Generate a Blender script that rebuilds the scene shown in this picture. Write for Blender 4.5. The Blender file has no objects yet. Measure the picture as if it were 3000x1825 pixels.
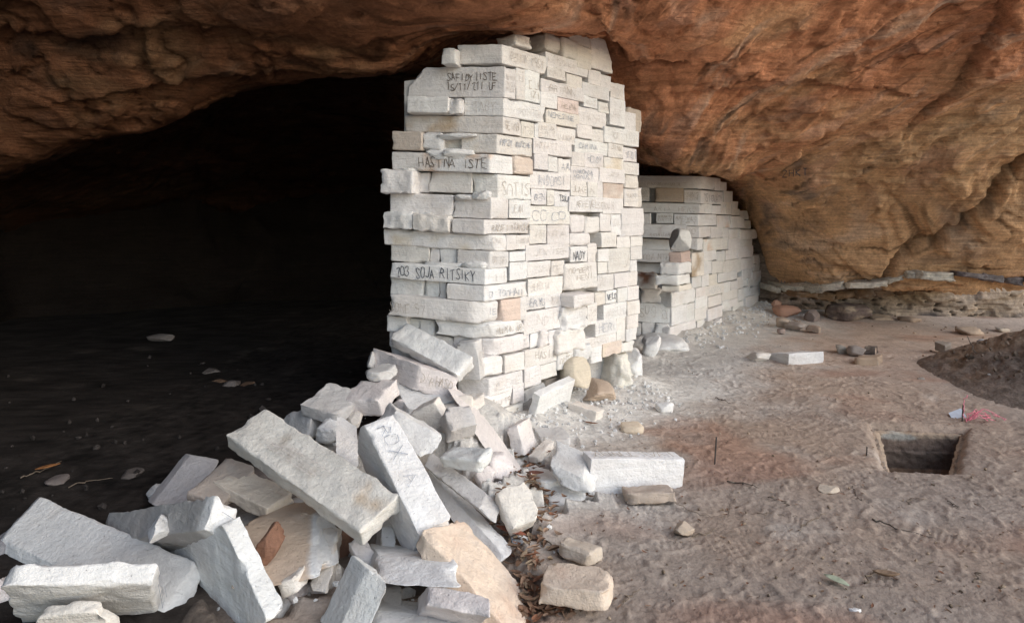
import bpy, math, random
import numpy as np
random.seed(7); RNG = np.random.default_rng(11)
SC = bpy.context.scene
COL = SC.collection
# ------------------------------------------------------------------ camera
F = 1800.0; CX = 1500.0; HY = 640.0; EYE = 1.5        # focal length and horizon, in photo pixels
cam_d = bpy.data.cameras.new('camera'); cam = bpy.data.objects.new('camera', cam_d); COL.objects.link(cam)
cam.location = (0, 0, EYE); cam.rotation_euler = (math.radians(90), 0, 0)
cam_d.sensor_fit = 'HORIZONTAL'; cam_d.sensor_width = 36.0; cam_d.lens = F/3000*36
cam_d.shift_y = -(1825/2-HY)/3000.0; cam_d.clip_end = 500; cam_d.clip_start = 0.05
SC.camera = cam
def V(*a): return np.array(a, float)
def ray(px, py): return V((px-CX)/F, 1.0, -(py-HY)/F)
def at(px, py, Y): return V(0, 0, EYE)+ray(px, py)*Y
def atz(px, py, z): return at(px, py, (EYE-z)*F/(py-HY))
# ------------------------------------------------------------------ noise
_perm = np.random.default_rng(5).permutation(512)
_perm = np.concatenate([_perm, _perm, _perm])
_g = np.random.default_rng(6).normal(size=(512, 3)); _g /= np.linalg.norm(_g, axis=1)[:, None]
def perlin(p):
    p = np.asarray(p, float)
    i = np.floor(p).astype(np.int64); f = p-i; i &= 511
    u = f*f*f*(f*(f*6-15)+10)
    out = 0
    for dx in (0, 1):
        wx = u[..., 0] if dx else 1-u[..., 0]
        for dy in (0, 1):
            wy = u[..., 1] if dy else 1-u[..., 1]
            for dz in (0, 1):
                wz = u[..., 2] if dz else 1-u[..., 2]
                h = _perm[(_perm[(_perm[(i[..., 0]+dx) & 511]+i[..., 1]+dy) & 511]+i[..., 2]+dz) & 511]
                g = _g[h]
                d = g[..., 0]*(f[..., 0]-dx)+g[..., 1]*(f[..., 1]-dy)+g[..., 2]*(f[..., 2]-dz)
                out = out+wx*wy*wz*d
    return out*1.6
def fbm(p, o=4, g=.5):
    p = np.asarray(p, float); a = 1.0; s = 0; t = 0
    for k in range(o):
        s = s+a*perlin(p+k*17.3); t += a; a *= g; p = p*2.03
    return s/t
def sstep(a, b, x):
    t = np.clip((x-a)/(b-a), 0, 1); return t*t*(3-2*t)
# ------------------------------------------------------------------ mesh helpers
def put(name, verts, faces, mat, parent=None, tint=None, smooth=True, origin=None):
    """one mesh object; origin at the base of the verts unless it is a child"""
    verts = np.asarray(verts, float)
    if parent is not None: org = V(*parent.location)
    elif origin is not None: org = V(*origin)
    else:
        org = verts.mean(0); org[2] = verts[:, 2].min()
    me = bpy.data.meshes.new(name)
    if isinstance(faces, np.ndarray):
        n = len(faces); k = faces.shape[1]
        me.vertices.add(len(verts)); me.vertices.foreach_set('co', (verts-org).astype(np.float32).ravel())
        me.loops.add(n*k); me.loops.foreach_set('vertex_index', faces.astype(np.int32).ravel())
        me.polygons.add(n); me.polygons.foreach_set('loop_start', np.arange(0, n*k, k, dtype=np.int32))
        me.update(calc_edges=True); me.validate()
    else:
        me.from_pydata((verts-org).tolist(), [], faces); me.update()
    if smooth: me.polygons.foreach_set('use_smooth', [True]*len(me.polygons))
    if tint is not None:
        t = np.asarray(tint, float)
        if t.ndim == 1: t = np.tile(t, (len(verts), 1))
        c = me.color_attributes.new('tint', 'FLOAT_COLOR', 'POINT')
        c.data.foreach_set('color', np.hstack([t, np.ones((len(t), 1))]).astype(np.float32).ravel())
    me.materials.append(mat)
    o = bpy.data.objects.new(name, me); COL.objects.link(o)
    if parent is not None: o.parent = parent
    else: o.location = org
    return o
def tag(o, label=None, cat=None, group=None, kind=None):
    for k, v in (('label', label), ('category', cat), ('group', group), ('kind', kind)):
        if v: o[k] = v
    return o
def empty(name, loc):
    o = bpy.data.objects.new(name, None); COL.objects.link(o); o.location = loc; o.empty_display_size = .1
    return o
def tubemesh(pts, rad, n=6):
    pts = np.asarray(pts, float); m = len(pts); vs = []; fs = []
    rad = np.broadcast_to(rad, (m,))
    for i in range(m):
        t = pts[min(i+1, m-1)]-pts[max(i-1, 0)]; t /= np.linalg.norm(t)+1e-9
        a = np.cross(t, V(.31, .2, .93)); a /= np.linalg.norm(a)+1e-9; b = np.cross(t, a)
        for k in range(n):
            w = 2*math.pi*k/n; vs.append(pts[i]+rad[i]*(a*math.cos(w)+b*math.sin(w)))
    for i in range(m-1):
        for k in range(n):
            fs.append((i*n+k, i*n+(k+1) % n, (i+1)*n+(k+1) % n, (i+1)*n+k))
    fs.append(tuple(range(n-1, -1, -1))); fs.append(tuple((m-1)*n+k for k in range(n)))
    return np.array(vs), fs
class Bag:
    def __init__(s): s.v = []; s.f = []; s.t = []; s.n = 0
    def add(s, v, f, t=None):
        s.v.append(np.asarray(v, float)); s.f += [tuple(int(i)+s.n for i in q) for q in f]; s.n += len(v)
        if t is not None:
            t = np.asarray(t, float); s.t.append(np.tile(t, (len(v), 1)) if t.ndim == 1 else t)
    def put(s, name, mat, parent=None, **k):
        return put(name, np.concatenate(s.v), s.f, mat, parent, tint=np.concatenate(s.t) if s.t else None, **k)
# ------------------------------------------------------------------ materials
def newmat(name):
    m = bpy.data.materials.new(name); m.use_nodes = True
    nt = m.node_tree; nt.nodes.clear()
    out = nt.nodes.new('ShaderNodeOutputMaterial'); b = nt.nodes.new('ShaderNodeBsdfPrincipled')
    nt.links.new(b.outputs[0], out.inputs[0]); b.inputs['Roughness'].default_value = .95
    b.inputs['Specular IOR Level'].default_value = .15
    return m, nt, b
def N(nt, typ, **kw):
    n = nt.nodes.new(typ)
    for k, v in kw.items():
        if k in n.inputs: n.inputs[k].default_value = v
        else: setattr(n, k, v)
    return n
def L(nt, a, b): nt.links.new(a, b)
def ramp(nt, src, stops):
    r = nt.nodes.new('ShaderNodeValToRGB'); L(nt, src, r.inputs[0])
    e = r.color_ramp.elements
    while len(e) < len(stops): e.new(.5)
    for i, (p, c) in enumerate(stops):
        e[i].position = p; e[i].color = (c, c, c, 1) if not hasattr(c, '__len__') else (*c, 1)
    return r
def mul(nt, a, b, fac=1.0):
    m = nt.nodes.new('ShaderNodeMix'); m.data_type = 'RGBA'; m.blend_type = 'MULTIPLY'; m.inputs[0].default_value = fac
    L(nt, a, m.inputs[6]); L(nt, b, m.inputs[7]); return m.outputs[2]
def stone_mat(name, grain, streak, pores, bump1, bump2, streak_scale=(3, 3, 45), rot=(0, 0, 0), contrast=.2, val=1.0, fine=1.0):
    """colour from the 'tint' attribute, broken up by grain, fine bedding streaks and pores"""
    m, nt, b = newmat(name)
    at_ = N(nt, 'ShaderNodeAttribute', attribute_name='tint')
    tc = nt.nodes.new('ShaderNodeTexCoord'); oi = nt.nodes.new('ShaderNodeObjectInfo')
    ad = nt.nodes.new('ShaderNodeVectorMath'); ad.operation = 'MULTIPLY_ADD'
    ad.inputs[1].default_value = (1, 1, 1); L(nt, tc.outputs['Object'], ad.inputs[0])
    sc = nt.nodes.new('ShaderNodeVectorMath'); sc.operation = 'SCALE'; sc.inputs[0].default_value = (37, 19, 53)
    L(nt, oi.outputs['Random'], sc.inputs['Scale']); L(nt, sc.outputs[0], ad.inputs[2])
    vec = ad.outputs[0]
    n1 = N(nt, 'ShaderNodeTexNoise', Scale=5.0, Detail=5.0, Roughness=.6); L(nt, vec, n1.inputs['Vector'])
    n2 = N(nt, 'ShaderNodeTexNoise', Scale=grain, Detail=4.0, Roughness=.7); L(nt, vec, n2.inputs['Vector'])
    mp = nt.nodes.new('ShaderNodeMapping'); mp.inputs['Scale'].default_value = streak_scale; mp.inputs['Rotation'].default_value = rot
    L(nt, vec, mp.inputs['Vector'])
    n3 = N(nt, 'ShaderNodeTexNoise', Scale=streak, Detail=4.0, Roughness=.65, Distortion=.6); L(nt, mp.outputs[0], n3.inputs['Vector'])
    vo = N(nt, 'ShaderNodeTexNoise', Scale=pores, Detail=2.0, Roughness=.5); L(nt, vec, vo.inputs['Vector'])
    c = contrast
    r1 = ramp(nt, n1.outputs[0], [(.3, val*(1-c)), (.7, val)])
    r2 = ramp(nt, n2.outputs[0], [(.3, 1-c*.8*fine), (.65, 1)])
    r3 = ramp(nt, n3.outputs[0], [(.3, 1-c*.9*fine), (.6, 1)])
    r4 = ramp(nt, vo.outputs[0], [(.25, .6), (.30, 1)])
    col = mul(nt, at_.outputs[0], r1.outputs[0]); col = mul(nt, col, r2.outputs[0]); col = mul(nt, col, r3.outputs[0]); col = mul(nt, col, r4.outputs[0], .6)
    L(nt, col, b.inputs['Base Color'])
    b1 = N(nt, 'ShaderNodeBump', Strength=1.0, Distance=bump1); L(nt, n2.outputs[0], b1.inputs['Height'])
    b2 = N(nt, 'ShaderNodeBump', Strength=1.0, Distance=bump2); L(nt, n3.outputs[0], b2.inputs['Height']); L(nt, b1.outputs[0], b2.inputs['Normal'])
    b3 = N(nt, 'ShaderNodeBump', Strength=.6, Distance=bump1*2); L(nt, r4.outputs[0], b3.inputs['Height']); L(nt, b2.outputs[0], b3.inputs['Normal'])
    L(nt, b3.outputs[0], b.inputs['Normal'])
    return m
M_BLOCK = stone_mat('pale_sandstone', 38, 1.0, 70, .008, .005, contrast=.10, fine=1.1, val=1.03)
M_ROCK = stone_mat('cave_sandstone', 30, 1.0, 38, .014, .016, streak_scale=(2.0, 3, 34), rot=(.1, .42, 0), contrast=.26, val=1.3, fine=1.7)
M_SOIL = stone_mat('sandy_soil', 70, 1.0, 45, .0045, .004, streak_scale=(22, 22, 22), contrast=.22, fine=1.4, val=1.1)
M_HEAP = stone_mat('dug_soil', 40, 1.0, 30, .02, .008, streak_scale=(9, 9, 9), contrast=.4)
def flat_mat(name, col, rough=.9, metal=0.0, var=.25, scale=40):
    m, nt, b = newmat(name)
    tc = nt.nodes.new('ShaderNodeTexCoord'); n = N(nt, 'ShaderNodeTexNoise', Scale=scale, Detail=3.0); L(nt, tc.outputs['Object'], n.inputs['Vector'])
    r = ramp(nt, n.outputs[0], [(.3, tuple(c*(1-var) for c in col)), (.7, tuple(min(1, c*(1+var)) for c in col))])
    L(nt, r.outputs[0], b.inputs['Base Color']); b.inputs['Roughness'].default_value = rough; b.inputs['Metallic'].default_value = metal
    return m
M_CHAR = flat_mat('charcoal_line', (.09, .10, .125), var=.5, scale=60)
M_CARVE = flat_mat('carved_groove', (.44, .39, .34), var=.3, scale=60)
M_DCARVE = flat_mat('deep_groove', (.13, .105, .085), var=.4, scale=60)
M_FAINT = flat_mat('faint_scratch', (.60, .56, .53), var=.25, scale=60)
M_BLUE = flat_mat('blue_grey_line', (.36, .385, .44), var=.4, scale=60)
M_IRON = flat_mat('rusty_iron', (.085, .075, .07), rough=.7, metal=.3)
M_TWIG = flat_mat('dry_twig', (.19, .15, .115), scale=30)
M_DARKTWIG = flat_mat('dark_twig', (.12, .10, .085), scale=30)
M_PINK = flat_mat('pink_twine', (.75, .24, .31), rough=.6)
M_CARD = flat_mat('card', (.55, .6, .68), rough=.6, var=.08)
M_GREEN = flat_mat('pale_green_leaf', (.36, .40, .30), scale=25)
def leaf_mat():
    m, nt, b = newmat('dry_leaf')
    a = N(nt, 'ShaderNodeAttribute', attribute_name='tint'); tc = nt.nodes.new('ShaderNodeTexCoord')
    n = N(nt, 'ShaderNodeTexNoise', Scale=60.0, Detail=3.0); L(nt, tc.outputs['Object'], n.inputs['Vector'])
    r = ramp(nt, n.outputs[0], [(.3, .6), (.7, 1.0)])
    L(nt, mul(nt, a.outputs[0], r.outputs[0]), b.inputs['Base Color']); b.inputs['Roughness'].default_value = .7
    return m
M_LEAF = leaf_mat()
# ------------------------------------------------------------------ hewn blocks and boulders
def axis_samples(h, r, step):
    """positions from -h to h: close together over the worn edge, wider inside"""
    r = min(r, h*.45)
    e = [0, .12, .35, .7, 1.0]
    inner = max(2, int(round((2*h-2*r)/step)))
    a = [-h+r*q for q in e]; mid = list(np.linspace(-h+r, h-r, inner+1))[1:-1]
    return np.array(a+mid+[-q for q in a[::-1]])
_box_cache = {}
def boxgrid(ax, ay, az):
    idx = {}; vs = []; fs = []
    nx, ny, nz = len(ax), len(ay), len(az)
    def vid(i, j, k):
        q = (i, j, k)
        if q not in idx: idx[q] = len(vs); vs.append((ax[i], ay[j], az[k]))
        return idx[q]
    for i in range(nx-1):
        for j in range(ny-1):
            fs.append((vid(i, j, 0), vid(i, j+1, 0), vid(i+1, j+1, 0), vid(i+1, j, 0)))
            fs.append((vid(i, j, nz-1), vid(i+1, j, nz-1), vid(i+1, j+1, nz-1), vid(i, j+1, nz-1)))
    for i in range(nx-1):
        for k in range(nz-1):
            fs.append((vid(i, 0, k), vid(i+1, 0, k), vid(i+1, 0, k+1), vid(i, 0, k+1)))
            fs.append((vid(i, ny-1, k), vid(i, ny-1, k+1), vid(i+1, ny-1, k+1), vid(i+1, ny-1, k)))
    for j in range(ny-1):
        for k in range(nz-1):
            fs.append((vid(0, j, k), vid(0, j, k+1), vid(0, j+1, k+1), vid(0, j+1, k)))
            fs.append((vid(nx-1, j, k), vid(nx-1, j+1, k), vid(nx-1, j+1, k+1), vid(nx-1, j, k+1)))
    return np.array(vs, float), fs
_seed = [0]
WARM = V(.78, .695, .57); ORANGE = V(.74, .56, .44); PINKISH = V(.81, .75, .73); WHITE = V(.83, .825, .815); CREAM = V(.82, .765, .70); TAN = V(.52, .41, .30); BROWN = V(.33, .23, .165); GREY = V(.66, .645, .63); REDBR = V(.26, .14, .095)
TINTS = dict(w=WHITE, p=PINKISH, c=CREAM, o=ORANGE, y=WARM, t=TAN, b=BROWN, g=GREY, r=REDBR)
def hexa(c8, step=.03, r=.012, rough=.004, chips=5, cuts=(), seed=None, tint=None, stain=None, stain_amt=0., chipd=.5, ftint=None, weather=.2):
    """block spanning 8 corners c8[i][j][k]; worn edges, chips, broken corners. cuts: (nx,ny,nz,d): keep n.p<d in half-size units"""
    if seed is None: _seed[0] += 1; seed = _seed[0]
    rg = np.random.default_rng(seed+100)
    c8 = np.asarray(c8, float).reshape(2, 2, 2, 3)
    hx = np.linalg.norm(c8[1].mean((0, 1))-c8[0].mean((0, 1)))/2
    hy = np.linalg.norm(c8[:, 1].mean((0, 1))-c8[:, 0].mean((0, 1)))/2
    hz = np.linalg.norm(c8[:, :, 1].mean((0, 1))-c8[:, :, 0].mean((0, 1)))/2
    h = np.array([hx, hy, hz])
    r = min(r, .4*h.min())
    v, f = boxgrid(*[axis_samples(q, r*1.6, step) for q in h])
    off = rg.uniform(0, 200, 3)
    # worn edges of uneven radius
    rr = np.clip(r*(.75+1.3*perlin(v*9+off)), r*.15, r*1.7)[:, None]
    inner = np.clip(v, -h+rr, h-rr); d = v-inner; ln = np.linalg.norm(d, axis=1)[:, None]
    big = np.maximum(np.abs(d).max(1)[:, None], 1e-9)
    v = np.where(ln > 1e-9, inner+d/np.maximum(ln, 1e-9)*np.minimum(big, rr), v)
    planes = []
    for c in cuts:
        n = np.array(c[:3], float); n /= np.linalg.norm(n); planes.append((n, c[3]*float(np.abs(n)@h)))
    for _ in range(chips):
        s = rg.choice([-1, 1], 3); a = rg.integers(3); p = s*h.copy(); p[a] = rg.uniform(-1, 1)*h[a]
        n = s*rg.uniform(.5, 1, 3); n[a] = 0; n /= np.linalg.norm(n)
        others = [h[k] for k in range(3) if k != a]
        planes.append((n, float(n@p)-min(r*rg.uniform(.3, 1.3)*1.9*chipd, .3*min(others)), a, p[a], rg.uniform(.0, .04), rg.uniform(.5, 1.6)))
    wob = fbm(v*14+off, 3)
    for pl in planes:
        n, dd = pl[:2]
        e = v@n-dd+wob*.35*r
        if len(pl) > 2: e = e-np.maximum(np.abs(v[:, pl[2]]-pl[3])-pl[4], 0)*pl[5]
        v = v-np.maximum(e, 0)[:, None]*n
    # surface: broad hollow, tool marks, pits
    nrm = v/h; nrm = np.sign(nrm)*np.abs(nrm)**6; nrm /= np.linalg.norm(nrm, axis=1)[:, None]+1e-9
    disp = rough*(1.3*fbm(v*5+off, 3)+.9*fbm(v*22+off, 3)+1.1*(.25-np.abs(fbm(v*V(9, 9, 13)+off+7, 3))))
    v = v+nrm*disp[:, None]
    q = np.clip(v/h, -1.2, 1.2)*.5+.5
    P = 0
    for i in (0, 1):
        for j in (0, 1):
            for k in (0, 1):
                w = (q[:, 0] if i else 1-q[:, 0])*(q[:, 1] if j else 1-q[:, 1])*(q[:, 2] if k else 1-q[:, 2])
                P = P+w[:, None]*c8[i, j, k]
    base = TINTS['w'] if tint is None else (TINTS[tint] if isinstance(tint, str) else tint)
    t = np.tile(base*(1+rg.normal()*.035)*(1+rg.normal(size=3)*.004), (len(v), 1))
    m = (weather*sstep(-.05, .45, fbm(v*4.5+off+30, 4)))[:, None]; t = t*(1-m)+V(.60, .51, .43)*m
    m = (weather*.8*sstep(.1, .4, fbm(v*11+off+35, 4)))[:, None]; t = t*(1-m)+V(.55, .54, .53)*m
    if stain is not None:
        m = sstep(.15-.5*stain_amt, .55-.4*stain_amt, fbm(v*6+off+50, 4))[:, None]
        t = t*(1-m)+TINTS[stain]*m
    if ftint is not None:
        ax = int(ftint[0]); m = (sstep(.8, .9, q[:, ax]*2-1) if ftint[1] == '+' else sstep(-.8, -.9, q[:, ax]*2-1))[:, None]; t = t*(1-m)+TINTS[ftint[2]]*m
    # handedness: outward faces whichever way the corners run
    e0 = c8[1, 0, 0]-c8[0, 0, 0]; e1 = c8[0, 1, 0]-c8[0, 0, 0]; e2 = c8[0, 0, 1]-c8[0, 0, 0]
    if np.dot(np.cross(e0, e1), e2) < 0: f = [q[::-1] for q in f]
    return P, f, t
def solve_corner(P0, A, B, C, z0):
    """depths of three neighbours of the nearest corner so that its three edges are square to one another"""
    X0r = ray(*P0); Y0 = (EYE-z0)*F/(P0[1]-HY); X0 = X0r*Y0
    R = [ray(*A), ray(*B), ray(*C)]
    def res(y):
        e = [R[i]*y[i]-X0 for i in range(3)]; e = [q/(np.linalg.norm(q)+1e-9) for q in e]
        return np.array([e[0]@e[1], e[1]@e[2], e[0]@e[2]]+[.06*(y[i]-Y0)/Y0*3 for i in range(3)])
    best = None
    for s in range(27):
        y = np.array([Y0*(1+.13*((s//3**k) % 3-1)+.01) for k in range(3)])
        for _ in range(40):
            r0 = res(y); J = np.zeros((6, 3))
            for k in range(3):
                dy = y.copy(); dy[k] += 1e-4; J[:, k] = (res(dy)-r0)/1e-4
            st = np.linalg.solve(J.T@J+1e-4*np.eye(3), -J.T@r0); st = np.clip(st, -.15, .15); y = np.clip(y+st, .6*Y0, 1.6*Y0)
            if np.abs(st).max() < 1e-5: break
        e = [R[i]*y[i]-X0 for i in range(3)]
        bad = 0
        for i, j, k in ((0, 1, 2), (1, 2, 0), (0, 2, 1)):
            n = np.cross(e[i], e[j]); n *= -np.sign(n@e[k]); n /= np.linalg.norm(n)+1e-9
            if n@X0 > 0: bad += 1
        r = float((res(y)**2).sum())+bad*.5
        if best is None or r < best[0]: best = (r, y)
    y = best[1]; eye = V(0, 0, EYE)
    return X0+eye, [R[i]*y[i]+eye for i in range(3)], best[0]
def corner_c8(P0, A, B, C, z0, Ys=None):
    if Ys is None: X, (a, b, c), r = solve_corner(P0, A, B, C, z0)
    else: X = atz(*P0, z0); a, b, c = at(*A, Ys[0]), at(*B, Ys[1]), at(*C, Ys[2]); r = 0
    ea, eb, ec = a-X, b-X, c-X
    c8 = np.zeros((2, 2, 2, 3))
    for i in (0, 1):
        for j in (0, 1):
            for k in (0, 1): c8[i, j, k] = X+i*ea+j*eb+k*ec
    return c8, r
def ico(sub):
    import bmesh
    bm = bmesh.new(); bmesh.ops.create_icosphere(bm, subdivisions=sub, radius=1.0)
    v = np.array([p.co[:] for p in bm.verts]); f = [tuple(q.index for q in p.verts) for p in bm.faces]; bm.free()
    return v, f
_ICO = {}
def boulder(cen, size, rot=0., seed=None, sub=4, ncut=14, tint='w', stain=None, stain_amt=0., rough=.05, cutlo=.55, cuthi=.92, lean=(0, 0)):
    if seed is None: _seed[0] += 1; seed = _seed[0]
    rg = np.random.default_rng(seed+900)
    if sub not in _ICO: _ICO[sub] = ico(sub)
    v, f = _ICO[sub]; v = v.copy(); off = rg.uniform(0, 200, 3)
    v = v/np.abs(v).max(1)[:, None]**.35
    for _ in range(ncut):
        n = rg.normal(size=3); n /= np.linalg.norm(n); d = rg.uniform(cutlo, cuthi)
        e = v@n-d+.05*fbm(v*3+off, 2); v = v-np.maximum(e, 0)[:, None]*n
    mx = np.abs(v).max(0); v = v/mx
    v = v*(1+rough*(fbm(v*2.2+off, 4)+.6*fbm(v*7+off, 3)))[:, None]
    t = np.tile((TINTS[tint] if isinstance(tint, str) else tint)*(1+rg.normal()*.04), (len(v), 1))
    if stain is not None:
        m = sstep(.15-.5*stain_amt, .5-.4*stain_amt, fbm(v*1.6+off+9, 4))[:, None]; t = t*(1-m)+TINTS[stain]*m
    p = v*np.asarray(size)/2
    a, b = lean
    ca, sa = math.cos(a), math.sin(a); p = np.stack([p[:, 0]*ca+p[:, 2]*sa, p[:, 1], -p[:, 0]*sa+p[:, 2]*ca], 1)
    ca, sa = math.cos(b), math.sin(b); p = np.stack([p[:, 0], p[:, 1]*ca-p[:, 2]*sa, p[:, 1]*sa+p[:, 2]*ca], 1)
    c, s = math.cos(rot), math.sin(rot); p = np.stack([p[:, 0]*c-p[:, 1]*s, p[:, 0]*s+p[:, 1]*c, p[:, 2]], 1)
    return p+np.asarray(cen), f, t
# ------------------------------------------------------------------ hand-cut lettering
G = {'A': '002640 1232', 'B': '0006364433 0333423000', 'C': '4536160501103041', 'D': '00062644422000', 'E': '46060040 0333', 'F': '460600 0333', 'G': '45361605011030414323',
 'H': '0006 4046 0343', 'I': '2026', 'J': '4641301001', 'K': '0006 4603 0340', 'L': '060040', 'M': '0006234640', 'N': '00064046', 'O': '163645413010010516', 'P': '000636443303', 'Q': '163645413010010516 2240',
 'R': '000636443303 2340', 'S': '45361605143241301001', 'T': '0646 2620', 'U': '060110304146', 'V': '062046', 'W': '0610233046', 'X': '0046 0640', 'Y': '062346 2320', 'Z': '06460040',
 '0': '163645413010010516', '1': '152620', '2': '051636450040', '3': '051636453323 334241301001', '4': '30360242', '5': '460603334241301001', '6': '4536160501103041423303', '7': '064620',
 '8': '334436160504133342413010010213', '9': '43331304051636454130', '/': '0046', '-': '0343', '.': '2021', '|': '2026', ' ': '', '_': '0040', '=': '0242 0444'}
def lettering(text, quad, nrm, box=(.08, .15, .92, .85), w=.004, off=.004, seed=0, jit=.5, chw=5.2):
    """flat strokes on a face: quad = bl, br, tr, tl in space"""
    rg = np.random.default_rng(seed+sum(map(ord, text)))
    bl, br, tr, tl = [np.asarray(q) for q in quad]
    lines = text.split('\n'); vs = []; fs = []
    u0, v0, u1, v1 = box
    kx, ky = rg.uniform(.0, .10), rg.uniform(.0, .16); u0 += (u1-u0)*kx*rg.random(); u1 -= (u1-u0)*kx*rg.random(); v0 += (v1-v0)*ky*rg.random(); v1 -= (v1-v0)*ky*rg.random(); tilt = rg.normal()*.05
    nl = len(lines); lh = (v1-v0)/nl
    def P(u, v): return (bl*(1-u)+br*u)*(1-v)+(tl*(1-u)+tr*u)*v+nrm*off
    for li, ln in enumerate(lines):
        tot = len(ln)*chw-1.2; y0 = v1-(li+1)*lh+lh*.1; sy = lh*.8/6
        sx = (u1-u0)/tot
        for ci, ch in enumerate(ln):
            ox = ci*chw+rg.normal()*jit; oy = rg.normal()*jit*.8+tilt*ci; sc_ = rg.uniform(.82, 1.1); sk = rg.normal()*.04
            for st in G.get(ch.upper(), '').split():
                pt = [(int(st[i])+rg.normal()*jit*.5, int(st[i+1])+rg.normal()*jit*.5) for i in range(0, len(st), 2)]
                if len(pt) > 4:   # round off the curves
                    q = [pt[0]]
                    for a, b in zip(pt, pt[1:]): q += [((a[0]+b[0])/2, (a[1]+b[1])/2)]
                    pt = q+[pt[-1]]
                for a, b in zip(pt, pt[1:]):
                    A = P(u0+sx*(ox+a[0]+sk*a[1]), y0+sy*(oy+a[1]*sc_)); B = P(u0+sx*(ox+b[0]+sk*b[1]), y0+sy*(oy+b[1]*sc_))
                    d = B-A; l = np.linalg.norm(d)
                    if l < 1e-5 or (w < .0049 and rg.random() < .06): continue
                    d /= l; s = np.cross(nrm, d); ww = w*(rg.uniform(.45, 1.25) if w < .0049 else rg.uniform(.75, 1.2))/2
                    A = A-d*ww*.6; B = B+d*ww*.6; k = len(vs)
                    vs += [A-s*ww, B-s*ww*.8, B+s*ww*.8, A+s*ww]; fs.append((k, k+1, k+2, k+3))
    return vs, fs
def write(name, text, quad, nrm, mat, parent, **k):
    vs, fs = lettering(text, quad, nrm, **k)
    if not vs: return None
    org = parent.matrix_world.translation if False else None
    p = parent; o = V(0, 0, 0)
    while p is not None: o = o+V(*p.location); p = p.parent
    me = bpy.data.meshes.new(name); me.from_pydata([tuple(q-o) for q in vs], [], fs); me.materials.append(mat)
    ob = bpy.data.objects.new(name, me); COL.objects.link(ob); ob.parent = parent
    return ob
# ------------------------------------------------------------------ the two dry-stone block walls
class Face:
    def __init__(s, O, d, tilt=0.):
        s.O = np.array(O, float); s.d = np.array(d, float)/np.linalg.norm(d); s.n = np.array([s.d[1], -s.d[0]]); s.tilt = tilt
    def s_at(s, px, p=0.):
        O = s.O+s.n*p; u = (px-CX)/F
        return (u*O[1]-O[0])/(s.d[0]-u*s.d[1])
    def pt(s, t, z, p=0.):
        q = s.O+s.d*t+s.n*p; return V(q[0], q[1], z)
    def z_at(s, t, py, p=0.):
        Y = (s.O+s.d*t+s.n*p)[1]; return EYE-(py-HY)/F*Y
def wall_block(face, x0, x1, yt, yb, p=0., depth=.26, back=None, gap=.0014):
    s0, s1 = face.s_at(x0, p)+gap, face.s_at(x1, p)-gap
    sm = (s0+s1)/2; zt = face.z_at(sm, yt, p)-gap*.5; zb = face.z_at(sm, yb, p)+gap*.5
    bk = face.n if back is None else back
    c = np.zeros((2, 2, 2, 3))
    for i, s in enumerate((s0, s1)):
        for j in (0, 1):
            for k, z in enumerate((zb, zt)):
                q = face.pt(s, z+face.tilt*(s-sm), p)
                if j == 1: q = q-V(bk[0], bk[1], 0)*(depth+p)
                c[i, j, k] = q
    return c
def corner_block(fa, sd, xl, xc, xr, yt, yb, gap=.0016):
    """one stone turning the corner: front end from xl to xc, long side from xc to xr"""
    sc = sd.s_at(xc); C = sd.pt(sc, 0); R = sd.pt(sd.s_at(xr)-gap, 0)
    f2 = Face(C[:2], fa.d, fa.tilt); sl = f2.s_at(xl)+gap; Lp = f2.pt(sl, 0)
    zt = EYE-(yt-HY)/F*C[1]-gap*.5; zb = EYE-(yb-HY)/F*C[1]+gap*.5
    c = np.zeros((2, 2, 2, 3))
    for i, q in enumerate((Lp, C)):
        for k, z in enumerate((zb, zt)):
            dz = fa.tilt*sl if i == 0 else 0
            c[i, 0, k] = q+V(0, 0, z+dz); c[i, 1, k] = q+(R-C)+V(0, 0, z+dz)
    return c
TXT = {'c': (M_CARVE, .0042), 'f': (M_FAINT, .0038), 'k': (M_CHAR, .006), 'd': (M_DCARVE, .0055), 'b': (M_BLUE, .0048)}
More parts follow.
